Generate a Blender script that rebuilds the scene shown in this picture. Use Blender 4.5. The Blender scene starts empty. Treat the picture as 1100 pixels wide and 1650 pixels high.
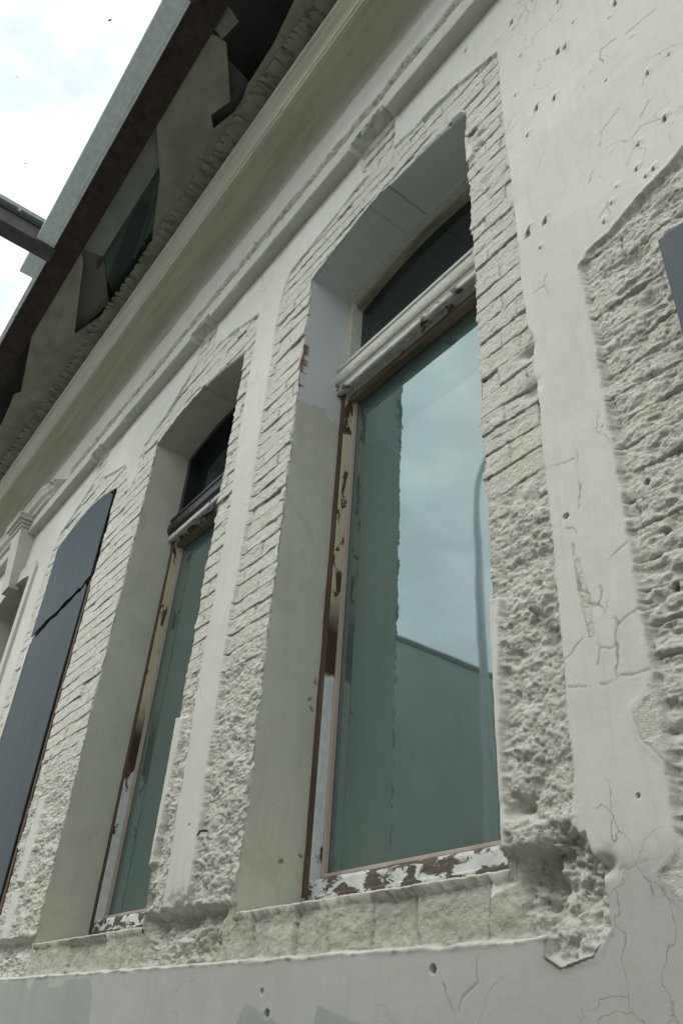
import bpy, bmesh, math, random
import numpy as np
from mathutils import Matrix, Vector, noise as MN
random.seed(7)
scene = bpy.context.scene
COL = scene.collection
CAMH = 1.6          # eye height: everything below is written relative to it and lifted at the end

# ------------------------------------------------------------------ noise
def _hash(ix, iy, seed):
    h = (ix.astype(np.int64) * 374761393 + iy.astype(np.int64) * 668265263 + seed * 1442695041) & 0xFFFFFFFF
    h = ((h ^ (h >> 13)) * 1274126177) & 0xFFFFFFFF
    h = ((h ^ (h >> 16)) * 2246822519) & 0xFFFFFFFF
    return (h ^ (h >> 15)) & 0xFFFFFFFF
def rnd(ix, iy, seed=0):
    return _hash(np.asarray(ix), np.asarray(iy), seed).astype(np.float64) / 4294967295.0
_rs = np.random.RandomState(5)
_ang = _rs.rand(65536)*6.2831853
_GX = np.cos(_ang).astype(np.float32); _GY = np.sin(_ang).astype(np.float32); _RV = _rs.rand(65536).astype(np.float32)
def _ix(ix, iy, seed): return ((ix + seed*37) & 255) | (((iy + seed*101) & 255) << 8)
def pn(x, y, seed=0):
    x = np.asarray(x, np.float32); y = np.asarray(y, np.float32)
    x0 = np.floor(x); y0 = np.floor(y); fx = x - x0; fy = y - y0
    ix = x0.astype(np.int32); iy = y0.astype(np.int32)
    u = fx*fx*fx*(fx*(fx*6-15)+10); v = fy*fy*fy*(fy*(fy*6-15)+10)
    def g(dx, dy):
        k = _ix(ix+dx, iy+dy, seed)
        return _GX[k]*(fx-dx) + _GY[k]*(fy-dy)
    n0 = g(0,0); n0 += (g(1,0)-n0)*u; n1 = g(0,1); n1 += (g(1,1)-n1)*u
    return (n0 + (n1-n0)*v) * 1.5
def fbm(x, y, oct=4, seed=0, gain=.5, ridged=False):
    s = 0; a = 1.0; t = 0
    for o in range(oct):
        n = pn(x*2**o + 17.3*o, y*2**o - 9.1*o, seed+o)
        if ridged: n = 1 - 2*np.abs(n)
        s = s + a*n; t += a; a *= gain
    return s / t
def worley(x, y, seed=0):
    x = np.asarray(x, np.float32); y = np.asarray(y, np.float32)
    x0 = np.floor(x).astype(np.int32); y0 = np.floor(y).astype(np.int32)
    d1 = np.full(np.shape(x), 9.0, np.float32); d2 = d1.copy(); idc = np.zeros(np.shape(x), np.float32)
    for i in (-1,0,1):
        for j in (-1,0,1):
            k = _ix(x0+i, y0+j, seed); r1 = _RV[k]
            d = np.hypot(x0+i+r1-x, y0+j+_RV[_ix(x0+i, y0+j, seed+5)]-y); c = _RV[_ix(x0+i, y0+j, seed+9)]
            n1 = d < d1
            d2 = np.where(n1, d1, np.minimum(d2, d)); idc = np.where(n1, c, idc); d1 = np.where(n1, d, d1)
    return d1, d2, idc
def sst(a, b, x):
    t = np.clip((x-a)/(b-a), 0, 1); return t*t*(3-2*t)
def seg_dist(x, y, p, q):
    dx, dy = q[0]-p[0], q[1]-p[1]; L = dx*dx+dy*dy + 1e-12
    t = np.clip(((x-p[0])*dx + (y-p[1])*dy)/L, 0, 1)
    return np.hypot(x-p[0]-t*dx, y-p[1]-t*dy)
def poly_sd(x, y, poly, margin=.1):
    """signed distance, positive inside; far outside is -margin"""
    out = np.full(x.shape, -margin)
    P = np.array(poly); lo = P.min(0)-margin; hi = P.max(0)+margin
    m = (x > lo[0]) & (x < hi[0]) & (y > lo[1]) & (y < hi[1])
    xs, ys = x[m], y[m]
    d = np.full(xs.shape, 9.0); ins = np.zeros(xs.shape, bool)
    n = len(poly)
    for i in range(n):
        p, q = poly[i], poly[(i+1) % n]
        d = np.minimum(d, seg_dist(xs, ys, p, q))
        if p[1] != q[1]:
            c = (p[1] > ys) != (q[1] > ys)
            ins ^= c & (xs < (q[0]-p[0])*(ys-p[1])/(q[1]-p[1]) + p[0])
    out[m] = np.where(ins, d, -d)
    return out
def line_d(x, y, pts, far=.05):
    out = np.full(x.shape, 9.0)
    P = np.array(pts); lo = P.min(0)-far; hi = P.max(0)+far
    m = (x > lo[0]) & (x < hi[0]) & (y > lo[1]) & (y < hi[1])
    xs, ys = x[m], y[m]; d = np.full(xs.shape, 9.0)
    for i in range(len(pts)-1): d = np.minimum(d, seg_dist(xs, ys, pts[i], pts[i+1]))
    out[m] = d
    return out

# ------------------------------------------------------------------ object helpers
def tag(o, label=None, cat=None, group=None, kind=None):
    if label: o['label'] = label
    if cat: o['category'] = cat
    if group: o['group'] = group
    if kind: o['kind'] = kind
    return o
def empty(name, loc=(0,0,0)):
    o = bpy.data.objects.new(name, None); COL.objects.link(o); o.location = loc; return o
def link(name, me, mats, parent=None, smooth=False):
    o = bpy.data.objects.new(name, me); COL.objects.link(o)
    for m in (mats if isinstance(mats, (list, tuple)) else [mats]): me.materials.append(m)
    if smooth: me.shade_smooth()
    if parent:
        o.parent = parent
        o.matrix_parent_inverse = Matrix.Translation(-Vector(world_loc(parent)))
    return o
def world_loc(o):
    v = Vector(o.location)
    p = o.parent
    return v
def np_mesh(name, V, F, attrs=None):
    me = bpy.data.meshes.new(name)
    V = np.asarray(V, np.float32); F = np.asarray(F, np.int32)
    me.vertices.add(len(V)); me.vertices.foreach_set('co', V.ravel())
    k = F.shape[1]
    me.loops.add(F.size); me.loops.foreach_set('vertex_index', F.ravel())
    me.polygons.add(len(F)); me.polygons.foreach_set('loop_start', np.arange(0, F.size, k, dtype=np.int32))
    me.polygons.foreach_set('loop_total', np.full(len(F), k, np.int32))
    me.update(calc_edges=True)
    for an, arr in (attrs or {}).items():
        a = me.attributes.new(an, 'FLOAT', 'POINT'); a.data.foreach_set('value', np.asarray(arr, np.float32))
    return me
def bm_mesh(name, bm):
    me = bpy.data.meshes.new(name); bmesh.ops.recalc_face_normals(bm, faces=bm.faces); bm.to_mesh(me); bm.free(); return me
def add_box(bm, x0, x1, y0, y1, z0, z1, bev=0.0):
    r = bmesh.ops.create_cube(bm, size=1)
    vs = r['verts']
    for v in vs:
        v.co = Vector((x0+(v.co.x+.5)*(x1-x0), y0+(v.co.y+.5)*(y1-y0), z0+(v.co.z+.5)*(z1-z0)))
    if bev:
        es = list({e for v in vs for e in v.link_edges})
        bmesh.ops.bevel(bm, geom=es, offset=bev, segments=2, affect='EDGES', profile=.5)
def box(name, mat, parent, *a, bev=.002):
    bm = bmesh.new(); add_box(bm, *a, bev=bev); return link(name, bm_mesh(name, bm), mat, parent)
def extrude_profile(name, prof, xs, mat, parent, jit=None, closed=False, ends=True, smooth=False):
    """prof: list of (y,z); xs: stations along X; jit(i,j,x,y,z)->(y,z)"""
    n = len(prof); V = []; F = []
    for i, x in enumerate(xs):
        for j, (y, z) in enumerate(prof):
            yy, zz = jit(i, j, x, y, z) if jit else (y, z)
            V.append((x, yy, zz))
    m = n if closed else n-1
    for i in range(len(xs)-1):
        for j in range(m):
            a = i*n+j; b = i*n+(j+1) % n
            F.append((a, b, b+n, a+n))
    me = bpy.data.meshes.new(name)
    if ends and closed:
        F.append(tuple(range(n))); F.append(tuple(range(len(V)-1, len(V)-n-1, -1)))
    me.from_pydata(V, [], F)
    bm = bmesh.new(); bm.from_mesh(me); bmesh.ops.recalc_face_normals(bm, faces=bm.faces); bm.to_mesh(me); bm.free()
    return link(name, me, mat, parent, smooth)
def plate(name, pts, axis, level, thick, mat, parent, cell=None, warp=None):
    """flat sheet with an outline; axis 'z': pts are (x,y) at z=level, thickness upwards; axis 'y': pts are (x,z) at y=level, thickness to +y"""
    bm = bmesh.new()
    vs = [bm.verts.new((p[0], p[1], 0)) for p in pts]
    bm.faces.new(vs)
    if cell:
        P = np.array(pts); lo = P.min(0); hi = P.max(0)
        for ax in (0, 1):
            v = lo[ax] + cell
            while v < hi[ax]:
                co = Vector((v if ax == 0 else 0, v if ax == 1 else 0, 0)); no = Vector((1 if ax == 0 else 0, 1 if ax == 1 else 0, 0))
                bmesh.ops.bisect_plane(bm, geom=list(bm.verts)+list(bm.edges)+list(bm.faces), plane_co=co, plane_no=no, dist=1e-5)
                v += cell
    bmesh.ops.triangulate(bm, faces=bm.faces)
    bmesh.ops.recalc_face_normals(bm, faces=bm.faces)
    r = bmesh.ops.extrude_face_region(bm, geom=list(bm.faces))
    top = [g for g in r['geom'] if isinstance(g, bmesh.types.BMVert)]
    tops = set(top)
    for v in bm.verts:
        a, b = v.co.x, v.co.y
        t = thick if v in tops else 0
        w = warp(a, b) if warp else 0
        v.co = Vector((a, b, level+t+w)) if axis == 'z' else Vector((a, level+t+w, b))
    return link(name, bm_mesh(name, bm), mat, parent)

# ------------------------------------------------------------------ materials
def new_mat(name):
    m = bpy.data.materials.new(name); m.use_nodes = True
    nt = m.node_tree; nt.nodes.clear()
    out = nt.nodes.new('ShaderNodeOutputMaterial')
    return m, nt, out
class NB:
    def __init__(s, nt): s.nt = nt
    def n(s, t, **k):
        x = s.nt.nodes.new(t)
        for a, b in k.items(): setattr(x, a, b)
        return x
    def l(s, a, b): s.nt.links.new(a, b)
    def pos(s, scale=(1,1,1)):
        g = s.n('ShaderNodeTexCoord'); m = s.n('ShaderNodeMapping'); m.inputs['Scale'].default_value = scale
        s.l(g.outputs['Object'], m.inputs['Vector']); return m.outputs[0]
    def noise(s, vec, scale, detail=4, rough=.55, dist=0):
        x = s.n('ShaderNodeTexNoise'); x.inputs['Scale'].default_value = scale; x.inputs['Detail'].default_value = detail
        x.inputs['Roughness'].default_value = rough; x.inputs['Distortion'].default_value = dist
        s.l(vec, x.inputs['Vector']); return x.outputs['Fac']
    def ramp(s, fac, stops, interp='LINEAR'):
        r = s.n('ShaderNodeValToRGB'); r.color_ramp.interpolation = interp
        e = r.color_ramp.elements
        e[0].position = stops[0][0]; e[0].color = (*stops[0][1], 1) if len(stops[0][1]) == 3 else stops[0][1]
        e[1].position = stops[-1][0]; e[1].color = (*stops[-1][1], 1)
        for p, c in stops[1:-1]:
            x = e.new(p); x.color = (*c, 1)
        s.l(fac, r.inputs[0]); return r.outputs[0]
    def step(s, fac, a, b):
        x = s.n('ShaderNodeMapRange'); x.clamp = True
        s.l(fac, x.inputs[0]); x.inputs[1].default_value = a; x.inputs[2].default_value = b
        return x.outputs[0]
    def mix(s, f, a, b, blend='MIX'):
        x = s.n('ShaderNodeMix', data_type='RGBA', blend_type=blend)
        for v, i in ((f, 0), (a, 6), (b, 7)):
            if hasattr(v, 'is_output'): s.l(v, x.inputs[i])
            elif i == 0: x.inputs[0].default_value = v
            else: x.inputs[i].default_value = (*v, 1)
        return x.outputs[2]
    def math(s, op, a, b=0.0, c=None):
        x = s.n('ShaderNodeMath', operation=op)
        for i, v in enumerate((a, b) if c is None else (a, b, c)):
            if hasattr(v, 'is_output'): s.l(v, x.inputs[i])
            else: x.inputs[i].default_value = v
        return x.outputs[0]
    def attr(s, name):
        x = s.n('ShaderNodeAttribute'); x.attribute_name = name; return x.outputs['Fac']
    def sep(s, vec):
        x = s.n('ShaderNodeSeparateXYZ'); s.l(vec, x.inputs[0]); return x.outputs
    def bump(s, h, strength, dist):
        b = s.n('ShaderNodeBump'); b.inputs['Strength'].default_value = strength; b.inputs['Distance'].default_value = dist
        s.l(h, b.inputs['Height']); return b.outputs[0]
    def bsdf(s, col, rough, out, normal=None, metal=0.0, spec=.5):
        p = s.n('ShaderNodeBsdfPrincipled')
        if hasattr(col, 'is_output'): s.l(col, p.inputs['Base Color'])
        else: p.inputs['Base Color'].default_value = (*col, 1)
        if hasattr(rough, 'is_output'): s.l(rough, p.inputs['Roughness'])
        else: p.inputs['Roughness'].default_value = rough
        p.inputs['Metallic'].default_value = metal
        p.inputs['Specular IOR Level'].default_value = spec
        if normal is not None: s.l(normal, p.inputs['Normal'])
        s.l(p.outputs[0], out.inputs[0]); return p

WHITE = (.60, .605, .545)
def mat_facade():
    m, nt, out = new_mat('facade_render'); b = NB(nt); v = b.pos()
    big = b.noise(v, 1.7, 3); mid = b.noise(v, 9, 5, .6); fine = b.noise(v, 160, 4, .65); gr = b.noise(v, 520, 2, .6)
    stre = b.noise(b.pos((14, 14, 2.2)), 2.2, 4)
    c = b.mix(b.step(big, .35, .7), (.605, .605, .542), (.655, .653, .588))
    c = b.mix(b.math('MULTIPLY', b.step(mid, .45, .8), .22), c, (.50, .495, .415))
    c = b.mix(b.math('MULTIPLY', b.step(stre, .52, .75), .34), c, (.465, .47, .39))
    c = b.mix(b.math('MULTIPLY', b.step(b.noise(v, 1.9, 7, .62, .8), .545, .556), .20), c, (.50, .505, .44))
    c = b.mix(b.math('MULTIPLY', b.step(b.noise(b.pos((26, 26, 1.5)), 1.6, 5, .6), .58, .74), .30), c, (.44, .435, .355))
    # hacked-back masonry: same paint, worn to mortar in patches
    rough = b.attr('rough')
    spk = b.step(b.noise(v, 120, 5, .75), .54, .66)
    w1 = b.noise(v, 26, 6, .7)
    rc = b.mix(b.step(w1, .50, .66), (.735, .725, .64), (.615, .60, .51))
    rc = b.mix(b.math('MULTIPLY', b.step(b.noise(v, 75, 4, .7), .58, .68), .4), rc, (.38, .37, .30))
    rc = b.mix(b.math('MULTIPLY', spk, .3), rc, (.33, .325, .265))
    c = b.mix(rough, c, rc)
    mort = b.attr('mortar')
    c = b.mix(b.math('MULTIPLY', mort, b.step(b.noise(v, 31, 4, .6), .36, .52)), c, (.135, .128, .098))
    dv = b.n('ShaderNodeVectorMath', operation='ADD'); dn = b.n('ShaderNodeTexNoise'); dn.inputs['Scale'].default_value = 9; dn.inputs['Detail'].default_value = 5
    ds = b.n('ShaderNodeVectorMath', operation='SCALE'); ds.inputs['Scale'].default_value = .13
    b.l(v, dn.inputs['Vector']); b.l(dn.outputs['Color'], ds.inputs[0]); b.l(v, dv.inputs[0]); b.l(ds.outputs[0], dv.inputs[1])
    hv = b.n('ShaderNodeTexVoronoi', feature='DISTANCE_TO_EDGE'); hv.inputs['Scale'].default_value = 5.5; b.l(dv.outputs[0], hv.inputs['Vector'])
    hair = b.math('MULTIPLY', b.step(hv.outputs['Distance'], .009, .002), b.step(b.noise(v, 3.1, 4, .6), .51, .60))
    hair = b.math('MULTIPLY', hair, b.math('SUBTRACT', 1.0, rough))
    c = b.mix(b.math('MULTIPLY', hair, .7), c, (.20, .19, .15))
    c = b.mix(b.math('MULTIPLY', b.step(b.noise(v, 42, 5, .7), .70, .74), .6), c, (.25, .24, .19))
    c = b.mix(b.attr('dirt_shade'), c, (.105, .097, .075))  # painted recess shade of cracks and holes, plus chip dirt
    c = b.mix(b.attr('cream'), c, b.mix(b.step(w1, .4, .62), (.60, .59, .495), (.47, .455, .36)))
    c = b.mix(b.attr('brick'), c, b.mix(b.step(w1, .4, .6), (.17, .10, .062), (.29, .20, .125)))
    c = b.mix(b.math('MULTIPLY', b.attr('patch'), b.math('MULTIPLY_ADD', b.noise(v, 7, 4), .35, .62)), c, (.30, .325, .30))
    h = b.math('ADD', b.math('MULTIPLY', fine, b.math('MULTIPLY_ADD', rough, 1.3, .16)), b.math('MULTIPLY', gr, b.math('MULTIPLY_ADD', rough, 1.1, .05)))
    grit = b.noise(v, 85, 6, .75)
    h = b.math('ADD', h, b.math('MULTIPLY', grit, b.math('MULTIPLY', rough, 2.3)))
    nb = b.bump(h, .75, .004)
    b.bsdf(c, .93, out, nb, spec=.25)
    return m
def mat_reveal():
    m, nt, out = new_mat('reveal_paint'); b = NB(nt); v = b.pos()
    z = b.sep(v)[2]
    wob = b.noise(v, 9, 4, .6)
    lim = b.math('ADD', z, b.math('MULTIPLY', b.math('SUBTRACT', wob, .5), .35))
    up = b.step(b.math('SUBTRACT', lim, b.attr('fresh')), .0, .012)
    fl = b.noise(v, 55, 5, .6)
    low = b.mix(b.step(b.noise(v, 3.5, 4), .35, .7), (.50, .495, .41), (.555, .55, .46))
    low = b.mix(b.math('MULTIPLY', b.step(b.noise(b.pos((9,9,1.1)), 3, 4), .5, .8), .3), low, (.38, .375, .295))
    low = b.mix(b.math('MULTIPLY', b.step(b.noise(v, 4.2, 7, .62, .7), .55, .565), .28), low, (.40, .40, .34))
    low = b.mix(b.math('MULTIPLY', b.step(b.noise(v, 30, 6, .7), .62, .68), .35), low, (.30, .29, .23))
    hi = b.mix(b.step(b.noise(v, 6, 3), .3, .7), (.53, .56, .55), (.57, .59, .56))
    c = b.mix(up, low, hi)
    chip = b.n('ShaderNodeTexVoronoi'); chip.inputs['Scale'].default_value = 13
    wv = b.n('ShaderNodeVectorMath', operation='ADD'); b.l(v, wv.inputs[0])
    nz = b.n('ShaderNodeTexNoise'); nz.inputs['Scale'].default_value = 40; b.l(v, nz.inputs['Vector'])
    sc = b.n('ShaderNodeVectorMath', operation='SCALE'); sc.inputs['Scale'].default_value = .03; b.l(nz.outputs['Color'], sc.inputs[0]); b.l(sc.outputs[0], wv.inputs[1])
    b.l(wv.outputs[0], chip.inputs['Vector'])
    sel = b.step(b.sep(chip.outputs['Color'])[0], .83, .835)
    spot = b.math('MULTIPLY', b.step(chip.outputs['Distance'], .13, .09), b.math('MULTIPLY', sel, b.attr('worn')))
    c = b.mix(b.math('MULTIPLY', spot, .8), c, (.16, .15, .12))
    c = b.mix(b.attr('edge'), c, b.mix(b.step(fl, .42, .6), (.58, .58, .51), (.40, .385, .31)))
    c = b.mix(b.attr('brick'), c, b.mix(b.step(fl, .4, .6), (.14, .09, .055), (.28, .20, .12)))
    h = b.math('ADD', b.math('MULTIPLY', b.noise(v, 35, 4), .6), b.math('MULTIPLY', b.noise(v, 240, 3), .35))
    h = b.math('SUBTRACT', h, b.math('MULTIPLY', spot, .8))
    b.bsdf(c, .75, out, b.bump(h, .4, .003), spec=.35)
    return m
def mat_simple(name, col, col2, scale=8, rough=.7, bump=.2, bscale=120, dist=.002, metal=0., spec=.4, lo=.35, hi=.68, stretch=(1,1,1)):
    m, nt, out = new_mat(name); b = NB(nt); v = b.pos(stretch)
    c = b.mix(b.step(b.noise(v, scale, 5, .6), lo, hi), col, col2)
    b.bsdf(c, rough, out, b.bump(b.noise(v, bscale, 4, .6), bump, dist), metal=metal, spec=spec)
    return m
def mat_moulding():
    m, nt, out = new_mat('moulding_paint'); b = NB(nt); v = b.pos()
    c = b.mix(b.step(b.noise(v, 2.2, 4), .35, .7), (.50, .50, .43), (.57, .57, .50))
    c = b.mix(b.math('MULTIPLY', b.step(b.noise(b.pos((2.0, 9, 9)), 4, 5, .65), .5, .75), .35), c, (.37, .355, .27))
    c = b.mix(b.step(b.noise(v, 48, 5, .7), .70, .76), c, (.20, .18, .13))
    b.bsdf(c, .85, out, b.bump(b.noise(v, 90, 5, .6), .35, .003), spec=.25)
    return m
def mat_peel(name, paint, wood, amount=.5, scale=14, stretch=(1,1,1), zsplit=None, paint2=None):
    """flaking paint over bare weathered wood"""
    m, nt, out = new_mat(name); b = NB(nt); v = b.pos(stretch); v0 = b.pos()
    n = b.noise(v, scale, 7, .62, .6)
    peel = b.step(n, amount-.015, amount+.015)
    wd = b.mix(b.step(b.noise(b.pos(tuple(s*1.0 for s in stretch)), 60, 5, .7), .35, .7), wood, tuple(w*.45 for w in wood))
    pc = b.mix(b.step(b.noise(v0, 30, 4), .4, .75), paint, tuple(p*.80 for p in paint))
    if zsplit is not None:
        zz = b.math('ADD', b.sep(v0)[2], b.math('MULTIPLY', b.noise(v0, 30, 4), .06))
        pc = b.mix(b.step(zz, zsplit, zsplit+.01), pc, paint2)
        mid = b.math('MULTIPLY', b.step(zz, zsplit-.0, zsplit+.02), b.step(zz, zsplit+.36, zsplit+.18))
        pc = b.mix(mid, pc, tuple(w*.6 for w in wood))
    c = b.mix(peel, pc, wd)
    h = b.math('ADD', b.math('MULTIPLY', peel, -.8), b.math('MULTIPLY', b.noise(v, 110, 4), .3))
    b.bsdf(c, .7, out, b.bump(h, .7, .0025), spec=.35)
    return m
def mat_pane(name, body, tint, ior=2.0, body2=None):
    m, nt, out = new_mat(name); b = NB(nt)
    d = b.n('ShaderNodeBsdfDiffuse'); g = b.n('ShaderNodeBsdfGlossy'); f = b.n('ShaderNodeFresnel'); mx = b.n('ShaderNodeMixShader')
    v = b.pos(); c = b.mix(b.step(b.noise(b.pos((3, 3, .6)), 2.5, 4), .3, .75), body, body2 or tuple(x*1.25 for x in body))
    b.l(c, d.inputs[0]); g.inputs['Color'].default_value = (*tint, 1); g.inputs['Roughness'].default_value = .03
    f.inputs['IOR'].default_value = ior
    wav = b.bump(b.noise(v, 2.3, 2), .12, .004)
    b.l(wav, g.inputs['Normal'])
    b.l(f.outputs[0], mx.inputs[0]); b.l(d.outputs[0], mx.inputs[1]); b.l(g.outputs[0], mx.inputs[2]); b.l(mx.outputs[0], out.inputs[0])
    return m
def mat_canopy_glass():
    m, nt, out = new_mat('roof_glass'); b = NB(nt); v = b.pos()
    t = b.n('ShaderNodeBsdfTransparent'); g = b.n('ShaderNodeBsdfGlossy'); d = b.n('ShaderNodeBsdfDiffuse'); f = b.n('ShaderNodeLayerWeight'); f.inputs['Blend'].default_value = .5
    t.inputs[0].default_value = (.97, .985, .985, 1); g.inputs['Roughness'].default_value = .03
    d.inputs[0].default_value = (.25, .24, .2, 1)
    m1 = b.n('ShaderNodeMixShader'); m2 = b.n('ShaderNodeMixShader')
    b.l(b.math('MULTIPLY_ADD', b.math('POWER', f.outputs['Facing'], 5.0), .3, .03), m1.inputs[0]); b.l(t.outputs[0], m1.inputs[1]); b.l(g.outputs[0], m1.inputs[2])
    spots = b.math('MULTIPLY', b.step(b.noise(v, 38, 5, .7), .66, .76), .35)
    haze = b.math('MULTIPLY', b.step(b.noise(v, 3, 4, .6), .5, .8), .05)
    b.l(b.math('ADD', spots, haze), m2.inputs[0]); b.l(m1.outputs[0], m2.inputs[1]); b.l(d.outputs[0], m2.inputs[2])
    b.l(m2.outputs[0], out.inputs[0]); return m
def mat_board():
    m, nt, out = new_mat('slate_blue_board'); b = NB(nt); v = b.pos()
    c = b.mix(b.step(b.noise(b.pos((5, 5, .9)), 3, 5, .6), .3, .75), (.030, .047, .057), (.048, .068, .080))
    c = b.mix(b.math('MULTIPLY', b.step(b.noise(b.pos((22, 22, 2)), 3, 5, .6), .55, .75), .45), c, (.075, .095, .103))
    c = b.mix(b.step(b.noise(b.pos((12, 12, 3.5)), 4.5, 5, .6), .71, .75), c, (.03, .033, .038))
    b.bsdf(c, .6, out, b.bump(b.noise(b.pos((40, 40, 3)), 4, 4), .25, .003), spec=.22)
    return m
def mat_rust():
    m, nt, out = new_mat('rusty_steel'); b = NB(nt); v = b.pos()
    c = b.mix(b.step(b.noise(v, 14, 6, .7), .35, .65), (.030, .023, .020), (.060, .043, .036))
    c = b.mix(b.step(b.noise(v, 60, 4, .7), .64, .72), c, (.17, .12, .09))
    b.bsdf(c, .9, out, b.bump(b.noise(v, 90, 5, .7), .6, .003), spec=.2); return m
def mat_flash():
    m, nt, out = new_mat('mossy_sheet'); b = NB(nt); v = b.pos()
    c = b.mix(b.step(b.noise(b.pos((2, 3, 1)), 2.5, 5), .3, .7), (.20, .195, .155), (.31, .305, .25))
    y = b.sep(v)[1]
    s1 = b.noise(b.pos((30, 3.5, 1)), 1.5, 6, .65, .8)
    band = b.math('MULTIPLY', b.step(y, -.50, -.33), b.step(y, -.245, -.33))
    st = b.math('MULTIPLY', b.step(s1, .54, .64), b.step(b.math('ADD', band, b.math('MULTIPLY', b.noise(v, 6, 3), .5)), .55, .95))
    c = b.mix(b.math('MULTIPLY', st, .7), c, (.03, .03, .021))
    b.bsdf(c, .8, out, b.bump(b.noise(v, 30, 5), .3, .004), spec=.3); return m

M = dict(
    facade=mat_facade(), reveal=mat_reveal(), mould=mat_moulding(),
    cornice=mat_simple('cornice_paint', (.50, .495, .41), (.41, .40, .315), 3, .8, .25, 60, .003, stretch=(.6, 6, 6)),
    white_peel=mat_peel('white_flaking_paint', (.55, .555, .51), (.13, .10, .075), .57, 18, (.6, 1, .6)),
    fan_frame=mat_peel('weathered_cream_frame', (.56, .545, .46), (.12, .09, .06), .645, 18, (.7, 1, .6)),
    rail_peel=mat_peel('rail_flaking_paint', (.58, .60, .58), (.12, .10, .08), .48, 20, (.7, 1, 1.4)),
    cream_peel=mat_peel('cream_flaking_paint', (.60, .63, .62), (.09, .05, .03), .585, 13, (1, 1, .5), zsplit=1.12, paint2=(.50, .46, .31)),
    brown=mat_simple('bare_brown_wood', (.085, .05, .032), (.15, .10, .068), 9, .8, .5, 70, .003, stretch=(3, 3, .35)),
    under=mat_simple('stained_wood', (.11, .08, .052), (.24, .195, .135), 8, .75, .4, 60, .002, stretch=(.5, 3, 3)),
    worn=mat_simple('worn_pale_wood', (.22, .185, .135), (.42, .39, .31), 7, .75, .4, 60, .002, stretch=(.6, 3, 3)),
    bead=mat_simple('new_wood_bead', (.40, .325, .27), (.47, .39, .33), 14, .6, .2, 100, .001, stretch=(1, 1, .2)),
    transom=mat_peel('grey_white_gloss_paint', (.52, .515, .455), (.12, .09, .06), .645, 18, (.22, 1, 1)),
    black=mat_simple('black_gloss_paint', (.012, .013, .015), (.022, .023, .026), 10, .35, .15, 60, .001),
    pane=mat_pane('frosted_pane', (.060, .088, .080), (.82, 1.0, .985), 2.75, (.074, .104, .095)),
    fan=mat_pane('dark_pane', (.012, .014, .015), (.8, .95, 1.0), 1.6),
    board=mat_board(), rust=mat_rust(), flash=mat_flash(),
    zinc=mat_simple('galvanised_steel', (.62, .70, .73), (.78, .85, .87), 22, .5, .1, 80, .001, metal=.0, spec=.6),
    zinc_edge=mat_simple('bright_zinc_lip', (.62, .66, .68), (.75, .79, .8), 22, .35, .1, 80, .001, spec=.6),
    steel=mat_simple('painted_rafter_steel', (.05, .047, .046), (.085, .08, .078), 12, .55, .2, 60, .002),
    bar=mat_simple('grey_glazing_bar', (.24, .26, .265), (.34, .36, .365), 18, .5, .2, 90, .001),
    sheet=mat_simple('grey_weathered_sheet', (.14, .142, .122), (.20, .198, .17), 3, .75, .3, 40, .003, stretch=(1, 2, 1)),
    teeth=mat_simple('grimy_tooth_edge', (.33, .32, .255), (.12, .12, .09), 5, .85, .4, 50, .004, lo=.48, hi=.70, stretch=(5, 1.6, 1)),
    dim_sheet=mat_simple('dim_weathered_sheet', (.065, .07, .062), (.10, .105, .092), 3, .75, .3, 40, .003),
    panel=mat_simple('pale_soffit_panel', (.20, .22, .205), (.27, .285, .265), 4, .7, .2, 60, .002),
    green=mat_pane('dark_green_glass', (.030, .042, .037), (.6, .75, .7), 1.5),
    dark=mat_simple('blackened_boards', (.045, .046, .041), (.065, .064, .057), 5, .9, .2, 40, .002),
    glass=mat_canopy_glass(),
    wingwall=mat_simple('grey_render', (.34, .36, .335), (.42, .44, .41), 2, .9, .2, 60, .003),
    slate=mat_simple('slate_roof', (.06, .065, .07), (.10, .105, .11), 6, .7, .4, 30, .006, stretch=(1, 1, 4)),
    paving=mat_simple('stone_paving', (.15, .15, .135), (.21, .205, .19), 3, .9, .3, 40, .004),
    leaf=mat_simple('dead_leaf', (.03, .022, .012), (.05, .035, .02), 20, .8),
    metal=mat_simple('painted_bolt', (.44, .44, .40), (.30, .29, .25), 60, .6),
)

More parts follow.
